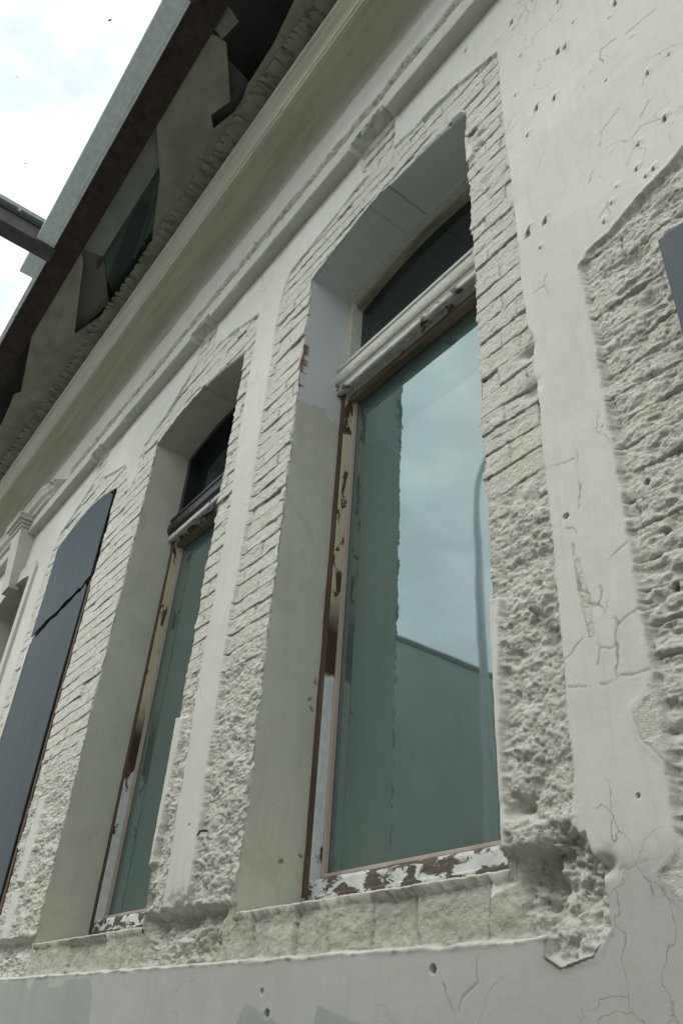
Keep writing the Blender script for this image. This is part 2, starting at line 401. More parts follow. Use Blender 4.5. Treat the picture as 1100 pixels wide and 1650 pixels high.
# ------------------------------------------------------------------ façade data (metres, x along the wall, z up from eye height)
ZS, RISE, SILL = 3.052, .088, .30
OPEN = dict(A=(-2.172, -1.132), B=(-3.815, -2.765), C=(-5.43, -4.40), E=(-7.05, -6.05), D=(-.523, .52))
ZTOP = dict(A=ZS, B=ZS, C=ZS, E=ZS, D=1.60)
ROUGH = [
 [(-.945,3.225),(-1.063,3.274),(-1.19,3.322),(-1.30,3.35),(-1.44,3.355),(-1.559,3.38),(-1.556,3.62),(-1.811,3.62),(-1.80,3.474),(-1.755,3.40),(-1.83,3.395),(-2.0,3.362),(-2.1,3.345),(-2.225,3.325),(-2.38,3.30),(-2.427,3.194),(-2.443,3.05),(-2.44,2.5),(-2.434,1.83),(-2.445,1.5),(-2.45,1.2),(-2.44,.6),(-2.44,.36),(-2.52,.345),(-2.60,.36),(-2.61,.6),(-2.622,1.2),(-2.61,1.9),(-2.648,2.6),(-2.645,3.0),
  (-2.655,3.23),(-2.8,3.285),(-2.926,3.337),(-3.10,3.385),(-3.2,3.42),(-3.2,3.62),(-3.43,3.62),(-3.43,3.45),(-3.53,3.385),(-3.63,3.32),(-3.772,3.25),(-3.929,3.205),(-4.04,3.18),(-4.075,3.05),(-4.066,2.93),(-4.10,2.85),(-4.15,2.90),(-4.22,3.02),(-4.317,3.19),(-4.55,3.26),(-4.78,3.34),(-4.80,3.62),(-5.03,3.62),(-5.03,3.42),(-5.218,3.335),(-5.42,3.26),(-5.55,3.22),(-5.62,3.10),(-5.64,2.9),(-5.64,2.2),(-5.60,1.3),(-5.60,.20),(-1.04,.2),(-1.042,.164),(-1.01,.149),(-.937,.165),(-.899,.208),(-.904,.299),(-.953,.373),(-.945,.467),(-.94,.64),(-.936,.9),(-.933,1.1),(-.931,1.3),(-.934,1.5),(-.926,1.636),(-.942,1.70),(-.94,2.0),(-.947,2.69)],
 [(-.758,1.756),(-.724,1.786),(-.654,1.795),(-.572,1.83),(-.468,1.864),(-.3,1.93),(0,1.97),(.4,1.9),(.75,1.76),(.75,.23),(-.763,.23),(-.799,.273),(-.758,.306),(-.756,.45),(-.791,.50),(-.798,.548),(-.766,.575),(-.751,.609),(-.749,1.0),(-.748,1.5)],
]
SMOOTH = [  # render that survived inside the hacked bands
 [(-1.10,.90),(-1.112,.905),(-1.2,.92),(-1.2,.28),(-1.128,.30),(-1.122,.5),(-1.12,.7)],
 [(-1.2,3.11),(-1.15,3.10),(-1.132,2.907),(-1.122,2.80),(-1.096,2.80),(-1.10,2.73),(-1.2,2.70)],
 [(-4.13,.98),(-4.235,.99),(-4.25,.60),(-4.14,.59)], [(-4.14,.565),(-4.25,.565),(-4.26,.31),(-4.15,.30)],
 [(-2.70,1.02),(-2.79,1.04),(-2.79,.5),(-2.745,.52)],
 [(-5.40,2.25),(-5.47,2.25),(-5.47,.3),(-5.40,.3)],
]
CRACKS =  [[(-0.85, 1.055), (-0.852, 1.038), (-0.862, 1.016)], [(-0.893, 0.996), (-0.88, 0.982), (-0.875, 0.964)], [(-0.886, 0.943), (-0.878, 0.912), (-0.87, 0.906), (-0.878, 0.868), (-0.879, 0.828), (-0.855, 0.814)], [(-0.857, 0.888), (-0.832, 0.882), (-0.812, 0.863), (-0.787, 0.877), (-0.752, 0.89)], [(-0.812, 0.863), (-0.814, 0.849)], [(-0.866, 0.794), (-0.838, 0.784), (-0.826, 0.772), (-0.824, 0.758), (-0.828, 0.747), (-0.809, 0.737), (-0.801, 0.723), (-0.777, 0.733), (-0.753, 0.74)], [(-0.801, 0.723), (-0.808, 0.709), (-0.813, 0.683), (-0.822, 0.623)], [(-0.857, 0.701), (-0.849, 0.69), (-0.826, 0.682), (-0.812, 0.683)], [(-0.849, 0.69), (-0.858, 0.658)], [(-0.938, 0.691), (-0.922, 0.697), (-0.903, 0.713), (-0.876, 0.728)], [(-0.941, 0.634), (-0.891, 0.623)], [(-0.864, 0.616), (-0.825, 0.614), (-0.821, 0.62), (-0.788, 0.618), (-0.752, 0.613)], [(-0.831, 0.82), (-0.832, 0.801), (-0.836, 0.785)], [(-0.376, 2.53), (-0.426, 2.543), (-0.473, 2.549), (-0.517, 2.585), (-0.551, 2.585), (-0.593, 2.615)], [(-0.392, 2.022), (-0.422, 2.028), (-0.503, 2.089), (-0.54, 2.071), (-0.569, 2.103), (-0.608, 2.085)], [(-0.448, 2.281), (-0.474, 2.246)], [(-0.521, 2.039), (-0.544, 2.018), (-0.569, 1.985)], [(-0.546, 2.245), (-0.597, 2.219), (-0.637, 2.202)], [(-0.622, 2.158), (-0.667, 2.146), (-0.663, 2.079), (-0.682, 2.043)], [(-0.647, 2.03), (-0.636, 1.967), (-0.643, 1.871), (-0.637, 1.837)], [(-0.639, 1.9), (-0.671, 1.874)], [(-0.775, 2.664), (-0.812, 2.622)], [(-0.732, 2.582), (-0.749, 2.53)], [(-0.56, 2.6), (-0.564, 2.501), (-0.605, 2.537), (-0.642, 2.483)], [(-0.501, 2.125), (-0.471, 2.16), (-0.447, 2.157)], [(-0.856, 1.82), (-0.871, 1.788), (-0.858, 1.731)], [(-0.938, 1.797), (-0.855, 1.78)], [(-0.847, 1.206), (-0.842, 1.162), (-0.843, 1.1), (-0.855, 1.018)], [(-0.937, 1.181), (-0.853, 1.159)], [(-1.305, 0.13), (-1.292, 0.104), (-1.28, 0.084)], [(-1.206, 0.179), (-1.213, 0.129), (-1.25, 0.109), (-1.263, 0.084)], [(-1.037, 0.206), (-1.04, 0.175), (-1.047, 0.165)], [(-0.825, 0.273), (-0.813, 0.252), (-0.813, 0.237)], [(-0.871, 0.292), (-0.828, 0.295), (-0.789, 0.296)], [(-0.832, 0.216), (-0.823, 0.201)]]
CHIPS =  [(-0.86, 3.321, 0.032), (-0.623, 2.892, 0.011), (-0.695, 2.815, 0.018), (-0.841, 3.023, 0.013), (-1.101, 3.504, 0.016), (-0.884, 2.814, 0.011), (-0.808, 2.622, 0.018), (-0.739, 2.581, 0.013), (-0.856, 2.522, 0.016), (-0.448, 2.281, 0.014), (-0.442, 2.039, 0.013), (-0.523, 2.027, 0.017), (-0.544, 1.939, 0.018), (-0.607, 1.934, 0.01), (-0.837, 2.044, 0.019), (-0.901, 2.056, 0.022), (-0.629, 1.889, 0.008), (-0.661, 1.843, 0.008), (-0.384, 2.275, 0.007), (-0.463, 2.512, 0.006), (-0.667, 2.8, 0.013), (-0.477, 2.759, 0.016), (-0.661, 3.117, 0.012), (-0.503, 1.888, 0.008), (-0.526, 1.883, 0.006), (-0.865, 1.944, 0.007), (-0.939, 3.307, 0.009), (-0.508, 2.711, 0.005)]
HOLES =  [(-0.891, 1.023, 0.007), (-0.675, 0.885, 0.008), (-0.68, 0.763, 0.01), (-0.694, 1.016, 0.007), (-1.332, 0.156, 0.008), (-1.922, 0.078, 0.009), (-0.989, 0.822, 0), (-1.955, 0.125, 0.006), (-2.121, 1.157, 0.006), (-2.506, 0.603, 0.005), (-0.814, 0.4, 0.003), (-0.565, 2.421, 0.004)]
PATCH = [[(-4.4,.19),(-4.099,.185),(-3.75,.19),(-3.70,.15),(-3.64,.19),(-3.50,.19),(-3.47,.158),(-3.35,.156),(-3.30,.179),(-3.086,.18),(-3.03,.133),(-3.01,.044),(-3.0,-.3),(-4.4,-.3)],
 [(-1.74,-.3),(-1.725,.06),(-1.719,.102),(-1.67,.09),(-1.6,.073),(-1.557,.062),(-1.5,-.3)], [(-2.10,-.2),(-2.063,.056),(-2.029,.103),(-1.893,.07),(-1.864,.058),(-1.85,-.2)]]

def jag_amount(X, Z):
    """how ragged an opening edge is at this place: 1 in hacked masonry, ~0 where render survived"""
    s = np.ones_like(X)
    for P in SMOOTH: s = np.where(poly_sd(X, Z, P) > -.02, .12, s)
    s = np.where(X < -5.7, .05, s)
    return s
def arch(X, a):
    l, r = OPEN[a]; t = np.clip((X-l)/(r-l), 0, 1)
    rise = RISE if a != 'D' else .012
    return rise*(1-np.abs(2*t-1)**1.8) + (.028*t if a == 'A' else 0)

def build_grid():
    def axis(breaks, dfun):
        out = [breaks[0]]
        for a, b in zip(breaks[:-1], breaks[1:]):
            pts = [a]; x = a
            while x < b: x += dfun(x); pts.append(x)
            pts = np.array(pts); pts = a + (pts-a)*(b-a)/(pts[-1]-a)
            out += list(pts[1:])
        return np.array(out)
    dx = lambda x: .0030 if -1.3 < x < -.4 else (.009 if x > -.4 else .0030 + (-1.3-x)*.0026)
    xb = sorted([-8.6] + [v for a in OPEN for v in OPEN[a]] + [-.25, 1.3])
    X = axis(xb, dx)
    dz = lambda z: .05 if z < -.1 else (.0031 if z < 2.2 else (.0038 if z < 3.3 else .005))
    Z = axis([-1.6, -.1, .2, SILL, 1.60, ZS, 3.42, 4.40], dz)
    return X, Z

def build_wall(parent):
    gx, gz = build_grid()
    nx, nz = len(gx), len(gz)
    X, Z = np.meshgrid(gx, gz, indexing='xy')       # [row z, col x]
    X0, Z0 = X.copy(), Z.copy()
    ids = {}
    for a, (l, r) in OPEN.items():
        ids[a] = (int(np.argmin(np.abs(gx-l))), int(np.argmin(np.abs(gx-r))), int(np.argmin(np.abs(gz-SILL))), int(np.argmin(np.abs(gz-ZTOP[a]))))
    JA = jag_amount(X0, Z0)
    for a, (l, r) in OPEN.items():
        zt = ZTOP[a]
        zw = sst(SILL-.05, SILL, Z0)*(1-sst(zt+.02, zt+.12, Z0))
        for k, ex in ((0, l), (1, r)):
            rows = gz
            j = .0075*fbm(np.full(nz, 3.1+k*7), rows*9, 3, 31+ord(a)) + .007*pn(np.full(nz, 1.7), rows*38, 77+ord(a)+k)
            stp = (rnd(np.floor(rows/.072), np.full(nz, k), ord(a))-.5)*.014
            j = (j+stp)[:, None]*JA
            X += j*zw*np.exp(-np.abs(X0-ex)/.03)
        xin = (X0 > l-.1) & (X0 < r+.1)
        ar = arch(X0, a)
        X1 = np.where(xin, 1, 0)
        w = np.where(Z0 >= zt-1e-6, np.clip(1-(Z0-zt)/.36, 0, 1), 0)
        Z += ar*w*X1
        jt = (.004*fbm(X0*10, Z0*0+4, 3, 5)+.004*pn(X0*45, Z0*0+2, 6))*JA*sst(l, l+.05, X0)*(1-sst(r-.05, r, X0))
        Z += jt*np.exp(-np.abs(Z0-zt)/.03)
        jb = (.016*fbm(X0*9, Z0*0+8, 4, 15)+.005*pn(X0*40, Z0*0+3, 16))
        Z += jb*np.exp(-np.abs(Z0-SILL)/.03)*sst(l, l+.05, X0)*(1-sst(r-.05, r, X0))
    x, z = X.ravel().astype(np.float32), Z.ravel().astype(np.float32); print('WALL', len(x))
    # ---- relief
    edge = .010*fbm(x*7, z*7, 3, 41) + .006*fbm(x*40, z*40, 3, 42)
    sd = np.full(x.shape, -.1)
    for P in ROUGH: sd = np.maximum(sd, poly_sd(x, z, P))
    for P in SMOOTH: sd = np.minimum(sd, -poly_sd(x, z, P))
    # scar strip above the string course, stopping where the moulding survives
    scar = np.minimum(np.minimum(z-3.70, 4.062+.04*fbm(x*5, z*0, 4, 8)-z), x+5.88)
    sd = np.maximum(sd, np.clip(scar, -.1, .1))
    sdn = sd + edge*.8
    m = sst(-.002, .006, sdn)
    # plain render
    h = .0022*fbm(x*2.3, z*2.3, 3, 50) + .0007*fbm(x*16, z*16, 3, 51)
    lip = np.exp(-((sdn+.004)/.006)**2)
    # masonry under the render
    zone_low = np.where(x > -.85, .0, 0) + sst(1.32, 1.02, z + .22*fbm(x*3, z*3, 3, 60))      # lumpy mortar low down
    zone_low = np.where(x > -.85, sst(.9, .5, z+.2*fbm(x*3, z*3, 3, 61)), zone_low)
    wx = x + .008*fbm(x*9, z*9, 2, 62) + .004*fbm(x*30, z*30, 2, 162); wz = z + .011*fbm(x*4, z*9, 3, 63) + .0035*fbm(x*24, z*24, 3, 163)
    CH, BL = .0705, .205
    row = np.floor(wz/CH); off = rnd(row, row*0, 64)*.06 + (row % 2)*.5*BL
    col = np.floor((wx+off)/BL)
    fz = (wz/CH-row)*CH; fx = ((wx+off)/BL-col)*BL
    dj = np.minimum(np.minimum(fz, CH-fz), np.minimum(fx, BL-fx)+.001)
    jw = .0027+.0022*fbm(x*20, z*20, 2, 65)
    joint = 1-sst(jw*.4, jw*1.3, dj)
    keepj = sst(-.22, .22, fbm(x*8, z*8, 4, 66)+.24)*np.where(fx < fz*0+.012, .6, 1)
    joint = joint*keepj
    r67 = rnd(row, col, 67); br = (r67-.5)*.007 - np.where(r67 < .10, .005, 0) + (.5-fz/CH)*(rnd(row, col, 68)-.25)*.008 + (fx/BL-.5)*(rnd(row, col, 69)-.5)*.012
    br = br - sst(.55, .75, fbm(x*26+row*3.7, z*26+col*1.9, 3, 193))*.010
    hack = fbm(x*22, z*30, 5, 70, .55)
    d1, d2, wid = worley(x*19, z*26, 71)
    facet = (wid-.5)*.008 + (d2-d1)*.004
    gran = fbm(x*70, z*80, 3, 170, .7)*.0030 - fbm(x*30, z*40, 4, 171, .6, True)*.0034
    pit = sst(.34, .52, fbm(x*30, z*38, 3, 172))*.006
    hb = br*.8 - joint*(.0085+.004*fbm(x*25, z*25, 2, 72)) + hack*.0022 + gran*.5 - pit*.35
    # lumpy mortar
    q1, q2, qi = worley(x*13+.4*fbm(x*8, z*8, 2, 73), z*15, 74)
    s1, s2, si = worley(x*44+.5*hack, z*52, 75)
    rid = fbm(x*17, z*21, 5, 76, .6, True)
    hl = (qi-.5)*.003 + (si-.5)*.001 - rid*.003 + fbm(x*6, z*6, 3, 77)*.016 + gran*1.3 - pit*.25 + fbm(x*15, z*18, 6, 173, .62)*.012 + fbm(x*23+.8*hack, z*27+.6*rid, 5, 174, .66)*.011
    # gouges across the band by the boarded opening
    rowg = np.floor((z+.012*fbm(x*6, z*4, 2, 78))/.052); ph = (z/.052-np.floor(z/.052))
    goug = np.exp(-((fbm(x*7+rowg*3.1, z*21, 3, 79)-.32)/.13)**2)*.018
    right = sst(-.86, -.80, x)
    hd = (fbm(x*8, z*11, 6, 80, .6))*.009 - goug*.4 + hb*.8 + gran*.8 + fbm(x*18, z*30, 5, 175, .66)*.008
    hr = hb*(1-zone_low)+hl*zone_low
    hr = hr*(1-right)+hd*right
    # spalled flakes: sharp little scarps
    f1, f2, fi = worley(x*31+.6*fbm(x*20, z*20, 3, 194), z*40+.6*fbm(x*20+9, z*20, 3, 195), 196)
    hr = hr + (np.floor(fi*3)/3-.33)*(.004+.0035*np.maximum(zone_low, right))*sst(-.15, .2, fbm(x*6, z*6, 3, 197))
    inner = sst(0, .012, sdn)
    depth = -(.007 + .004*inner) - right*.002*inner
    hr = hr*(.6+.4*inner)+depth
    shl = np.maximum(poly_sd(x, z, [(-.82,.64),(-.742,.64),(-.742,.44),(-.82,.44)]), poly_sd(x, z, [(-.85,.32),(-.75,.32),(-.66,.2),(-.85,.18)]))
    hr = hr*(1-.8*sst(-.004, .012, shl))
    # scar over the string course stands a little proud and lumpy
    sc = sst(-.002, .01, scar+edge*.5)
    hs = -.016 + .042*fbm(x*12, z*20, 5, 81, .65) + (si-.5)*.010 + rid*.006
    hr = hr*(1-sc)+hs*sc
    h = h + lip*.0012
    h = h*(1-m)+hr*m
    # hollow under the windows where the sills were cut away (brick on edge)
    sill = sst(.195, .205, z+.010*fbm(x*11, z*0, 4, 83))*(1-sst(.335, .36, z+.03*fbm(x*6, z*3, 3, 84)))
    sill = np.where((x < -1.02) & (x > -5.6), sill, 0)
    inA = np.zeros_like(x)
    for a in 'ABC':
        l, r = OPEN[a]; inA = np.maximum(inA, sst(l-.12, l-.06, x+.02*fbm(z*20, x*3, 2, 85))*(1-sst(r+.0, r+.05, x)))
    bw = .172; xb_ = x+.13*fbm(x*3.1, z*0, 2, 186)+.018*fbm(z*9, x*3, 2, 86); bc = np.floor(xb_/bw); bf = (xb_/bw-bc)*bw
    bj = (1-sst(.002, .006, np.minimum(np.abs(bf), bw-bf)+.004*fbm(x*40, z*40, 2, 187)))*sst(-.3, .1, fbm(x*7, z*7, 2, 188)+.1)
    hbk = -.034 + (rnd(bc, bc*0, 87)-.5)*.018 + (bf/bw-.5)*(rnd(bc, bc*0, 189)-.5)*.02 - bj*.006 + hack*.005 + gran*.5 + fbm(x*13, z*17, 5, 190, .55)*.007 
    hrub = -.038 + hl*1.5 - .012*sst(.25, .32, z)
    h = h*(1-sill)+sill*(hbk*inA+hrub*(1-inA))
    # knocked-out hollow at the foot of the right band and its overhanging ledge
    cav = poly_sd(x, z, [(-.93,.365),(-1.00,.355),(-1.09,.36),(-1.12,.32),(-1.11,.25),(-1.0,.225),(-.915,.235),(-.91,.30)]) + edge*.9
    c1, c2, ci = worley(x*24+.5*fbm(x*25, z*25, 3, 198), z*34+.5*fbm(x*25+7, z*25, 3, 199), 200)
    h -= sst(0, .007, cav+.006*fbm(x*50, z*50, 3, 201))*(.016+.018*np.floor(ci*4)/4+.020*fbm(x*20, z*26, 6, 191, .65))
    led = np.exp(-((z-.392-.02*fbm(x*9, z*0, 3, 90))/.022)**2)*sst(-1.14, -1.1, x)*(1-sst(-.96, -.93, x))
    h += led*(.006+.010*fbm(x*20, z*26, 4, 192))
    cl_ = line_d(x+.010*fbm(x*16, z*16, 3, 202), z+.016*fbm(x*14, z*14, 3, 203), [(-1.05,.350),(-1.0,.356),(-.955,.362)])
    h -= .020*np.exp(-(cl_/.0045)**2)
    for (cx, cz, rr, dd) in ((-1.085,.43,.028,.03),(-.905,.30,.022,.025),(-1.02,.275,.03,.02),(-.955,1.60,.022,.03),(-.96,1.46,.03,.018),(-2.50,.335,.06,.03),(-2.74,.40,.03,.035),(-.62,1.66,.035,.02),(-.60,1.50,.03,.022),(-.70,.50,.03,.02),(-1.07,2.84,.02,.020),(-1.065,2.76,.014,.018)):
        h -= dd*np.exp(-(((x-cx)/rr)**2+((z-cz)/(rr*.7))**2)*(1+.6*fbm(x*30, z*30, 2, 91)))
    tongue = poly_sd(x, z, [(-1.045,.205),(-1.045,.164),(-1.012,.146),(-.94,.162),(-.897,.212)])
    h += sst(0, .004, tongue)*(.004+.004*hack)
    # cracks, chips, holes
    dirt_shade = np.zeros_like(x)  # dark of crack and hole recesses put into the colour, with dirty chips
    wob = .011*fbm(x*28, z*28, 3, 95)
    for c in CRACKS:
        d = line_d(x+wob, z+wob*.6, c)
        k = np.exp(-(d/.0019)**2)*sst(-.25, .2, fbm(x*13, z*13, 2, 96)+.12); h -= .0016*k; dirt_shade = np.maximum(dirt_shade, .62*k)
    rr = random.Random(3)
    for (cx, cz, s) in CHIPS:
        sx = s*rr.choice((.6, .85, 1.15, 1.3))
        a0 = rr.uniform(.3, 1.0); ca, sa = math.cos(a0), math.sin(a0)
        pts = [(-1, -.15), (-.2, .35), (1.0, .25), (.2, -.1), (-.35, -.75)]
        P = [(cx+sx*(u*ca-v*sa)*.9, cz+sx*(u*sa+v*ca)*.9) for u, v in pts]
        d = poly_sd(x, z, P, .04)+.0012*hack
        k = sst(-.001, .0025, d); h -= .006*k
        up = sst(-.016, -.001, d)*(1-k)*sst(cx-s, cx+s, x+(z-cz)); h += up*.0035
        dirt_shade = np.maximum(dirt_shade, k*.75)
    for (cx, cz, r0) in HOLES:
        if r0 <= 0: continue
        d = np.hypot(x-cx, (z-cz))
        k = 1-sst(r0*.75, r0*1.1, d); h = h - .03*k
        dirt_shade = np.maximum(dirt_shade, k*.5)
    # peeled patch in the strip between the openings
    pp = poly_sd(x, z, [(-.885,.905),(-.870,.905),(-.868,.85),(-.852,.81),(-.858,.72),(-.872,.72),(-.882,.80)])+edge*.7
    k = sst(0, .003, pp); h -= k*(.003+.002*hack); 
    # broken white edge along the top of the plinth
    pl = np.exp(-((z-.197-.007*fbm(x*8, z*0, 4, 97))/.007)**2)*np.where((x < -.9) & (x > -7), 1, 0)
    h += pl*(.001+.007*np.maximum(fbm(x*30, z*30, 3, 98), 0))
    # quiet where the far left keeps its architrave
    # ---- colour masks
    cream = sill*inA*.9*sst(-.4, .1, fbm(x*5, z*9, 3, 99)+.25)
    cream = np.maximum(cream, sc*m*.75)
    yel = np.exp(-(((x+2.33)/.10)**2+((z-.26)/.06)**2)); cream = np.maximum(cream, yel*.9)
    brick = np.zeros_like(x)
    for P in ([(-2.192,2.62),(-2.15,2.64),(-2.15,2.36),(-2.188,2.36)],): brick = np.maximum(brick, sst(.06, .075, poly_sd(x, z, P)+.07+edge-.02)*m)
    brick = np.maximum(brick, sst(-.01, .02, poly_sd(x, z, [(-4.33,4.03),(-4.33,3.75),(-4.20,3.75),(-4.17,4.0)])+edge)*m*.9)
    patch = np.zeros_like(x)
    for P in PATCH: patch = np.maximum(patch, sst(-.003, .003, poly_sd(x, z, P)+edge*.6))
    pl2 = sst(.20, .18, z+.012*fbm(x*6, z*0, 3, 204))*np.where(x < -.9, 1, 0) + sst(.33, .29, z-.05*(x+.8)+.03*fbm(x*4, z*4, 3, 205))*np.where(x >= -.9, 1, 0)
    patch = np.maximum(patch*1.0, .60*pl2)
    patch *= (1-m)
    rough = np.maximum(m, sst(0, .003, pp))
    rough = np.maximum(rough, sst(0, .004, tongue))
    mortar = np.maximum(joint*m*(1-zone_low)*(1-right*.5)*.85, sc*sst(.05, .35, fbm(x*20, z*26, 4, 181))*m)
    Y = -h
    # openings
    keep = np.ones((nz-1, nx-1), bool)
    for a, (il, ir, i0, i1) in ids.items(): keep[i0:i1, il:ir] = False
    idx = np.arange(nx*nz).reshape(nz, nx)
    F = np.stack([idx[:-1,:-1], idx[:-1,1:], idx[1:,1:], idx[1:,:-1]], -1)[keep]
    used = np.zeros(nx*nz, bool); used[F.ravel()] = True
    remap = np.cumsum(used)-1
    V = np.stack([x, Y, z], 1)
    me = np_mesh('wall', V[used], remap[F], dict(rough=rough[used], mortar=mortar[used], dirt_shade=dirt_shade[used], cream=cream[used], brick=brick[used], patch=patch[used]))
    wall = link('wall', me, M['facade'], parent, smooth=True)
    # boundary chains for the reveals
    V2 = V.reshape(nz, nx, 3); R2 = rough.reshape(nz, nx)
    chains = {}
    for a, (il, ir, i0, i1) in ids.items():
        L = [(r, il) for r in range(i0, i1)]; T = [(i1, c) for c in range(il, ir)]
        Rr = [(r, ir) for r in range(i1, i0, -1)]; B = [(i0, c) for c in range(ir, il, -1)]
        seq = L+T+Rr+B
        side = ['L']*len(L)+['T']*len(T)+['R']*len(Rr)+['B']*len(B)
        chains[a] = (np.array([V2[i] for i in seq]), side, np.array([R2[i] for i in seq]), np.array([(X0[i], Z0[i]) for i in seq]))
    return wall, chains

def build_reveal(a, chain, parent):
    P, side, rgh, G = chain
    l, r = OPEN[a]; zt = ZTOP[a]
    clean = P.copy()
    S = np.array(side)
    clean[:, 0] = np.where(S == 'L', l, np.where(S == 'R', r, P[:, 0]))
    step = np.where((G[:, 0] > (l+r)/2+.055), -.016, 0.0)+np.where(np.abs(G[:, 0]-(l+r)/2-.049) < .006, .014, 0)+np.where(np.abs(G[:, 0]-(l+r)/2+.088) < .004, .004, 0) if a in 'AB' else 0
    step2 = np.where((G[:, 0] > (l+r)/2-.085), -.0025, 0.0) if a in 'AB' else 0
    clean[:, 2] = np.where(S == 'T', zt+arch(G[:, 0], a)+step+step2, np.where(S == 'B', SILL+.02, P[:, 2]))
    ds = [0, .005, .012, .022, .035, .055, .09, .14, .19, .24, .335]
    rings = []; edge = []
    n = len(P)
    for k, d in enumerate(ds):
        t = sst(0, .016, np.full(n, d)) if k else np.zeros(n)
        y = P[:, 1]*(1-t)+d*t + d*(1-t)
        q = P*(1-t)[:, None]+clean*t[:, None]
        q[:, 1] = y
        if 0 < d < .3:
            nz_ = .0022*fbm(q[:, 1]*9+3, q[:, 2]*5+q[:, 0]*3, 3, 11+ord(a)) + .0010*pn(q[:, 1]*60, (q[:, 2]+q[:, 0])*60, 12)*(1-sst(.012, .03, np.full(n, d)))
            q[:, 0] += np.where(S == 'L', nz_, np.where(S == 'R', -nz_, 0)); q[:, 2] += np.where(S == 'T', nz_, 0)
        if a in 'ABC': q[:, 2] += np.where(S == 'B', d*.16 - .006*np.abs(fbm(q[:, 0]*20, q[:, 1]*20, 3, 9)), 0)
        rings.append(q); edge.append(rgh*(1-sst(.008, .022, np.full(n, d)+.012*fbm(q[:, 2]*14+q[:, 0]*14, q[:, 1]*0+k, 3, 21))))
    V = np.concatenate(rings); E = np.concatenate(edge)
    F = []
    for k in range(len(ds)-1):
        i = np.arange(n); j = (i+1) % n
        F.append(np.stack([k*n+i, k*n+j, (k+1)*n+j, (k+1)*n+i], 1))
    F = np.concatenate(F)
    br = np.zeros(len(V))
    if a == 'A': br = np.where((np.tile(S, len(ds)) == 'L') & (V[:, 2] > 2.36) & (V[:, 2] < 2.62) & (V[:, 1] < .036+.02*fbm(V[:, 2]*16, V[:, 1]*0, 2, 4)), 1.0, 0) * np.where(rnd(np.floor(V[:, 2]/.072), V[:, 2]*0, 3) > .25, 1, 0)
    fresh = np.full(len(V), 2.27 if a == 'A' else 9)
    worn = np.where((np.tile(S, len(ds)) == 'L') | (np.tile(S, len(ds)) == 'R'), sst(1.9, .9, V[:, 2]), 0)
    me = np_mesh('reveal', V, F, dict(edge=E, brick=br, fresh=fresh, worn=worn))
    o = link('reveal', me, M['reveal'], parent)
    me.shade_smooth()
    return o

# ------------------------------------------------------------------ building
house = empty('house', (-3.0, .3, -1.6))
tag(house, 'cream rendered house front with hacked-back bands of bare masonry around tall arched windows', 'house')
wall, chains = build_wall(house)
wall['label'] = 'pale cracked render wall with rough hacked bands and cut-away sills'

def stations(x0, x1, dfun):
    xs = [x0]
    while xs[-1] < x1: xs.append(xs[-1]+dfun(xs[-1]))
    xs[-1] = x1
    return xs
def sn(*a):
    v = Vector((a[0]+.37, a[1]+.61, a[2]*7.31))
    return MN.noise(v)*.75 + MN.noise(v*2)*.35
# cornice
cprof = [(.02, 4.30), (0, 4.315)]
for k in range(1, 9):
    t = k/8*math.pi/2; cprof.append((-.085*(1-math.cos(t)), 4.325+.085*math.sin(t)))
cprof += [(-.10, 4.413), (-.150, 4.411), (-.152, 4.405), (-.222, 4.403), (-.226, 4.392), (-.252, 4.392), (-.255, 4.396), (-.255, 4.418), (-.262, 4.421), (-.262, 4.432)]
for k in range(1, 6):
    t = k/5; cprof.append((-.264-.034*(1-math.cos(t*math.pi/2)), 4.436+.052*t))
cprof += [(-.303, 4.492), (-.303, 4.508), (-.311, 4.512), (-.322, 4.518), (-.322, 4.556), (-.316, 4.562), (.10, 4.64)]
def cj(i, j, x, y, z):
    k = 1.0 if j > 11 else .4
    dy = .0020*k*sn(x*6, j*.6, 1); dz = .0022*k*sn(x*7, j*.5+9, 2)
    if 13 <= j <= 17:
        c = max(0, sn(x*9, 3, 3)-.30)
        if x > -2.9: dz += c*.03; dy += c*.03
    return y+dy, z+dz
corn = extrude_profile('cornice', cprof, stations(-8.6, 1.3, lambda x: .02), M['cornice'], house, cj)
corn['label'] = 'stained cream cornice with cove and stepped mouldings'

# string course: plain fillet, knocked away where keystones were cut off
KEYS = [(-1.815, -1.555), (-3.435, -3.195), (-5.03, -4.80)]
sprof = [(.05, 3.610), (-.004, 3.616), (-.030, 3.618), (-.050, 3.6175), (-.066, 3.616), (-.071, 3.621), (-.072, 3.66), (-.072, 3.70), (-.071, 3.735), (-.064, 3.742), (-.03, 3.752), (.05, 3.78)]
def sj(i, j, x, y, z):
    k = 0
    for a, b_ in KEYS:
        k = max(k, min(1, max(0, min(x-a, b_-x)/.012+.3)) if a-.01 < x < b_+.01 else 0)
    dy = .0012*sn(x*8, j*.7, 4); dz = .0016*sn(x*9, j*.7+5, 5)
    if j >= 8: dz += max(0, sn(x*14, 1, 6))*-.014; dy += max(0, sn(x*18, 2, 7))*.012
    if 4 <= j <= 5: c = max(0, sn(x*11, 7, 8)-.28); dz += c*.05; dy += c*.02
    if k and 1 <= j <= 5:
        zz = [0, 3.632, 3.640, 3.648, 3.653, 3.658][j]; yy = [0, .0, -.022, -.040, -.056, -.068][j]
        n1 = sn(x*28, j*1.3, 9); y = y+(yy-y)*k+.022*n1*k; z = z+(zz-z)*k+.024*sn(x*24, j*1.7+3, 10)*k-.012*k*abs(sn(x*11, 2, 42))
    return y+dy, z+dz
sc = extrude_profile('string_course', sprof, stations(-8.6, 1.3, lambda x: .009 if x > -5.2 else .03), M['mould'], house, sj)
sc['label'] = 'white string course with its upper moulding hacked off'
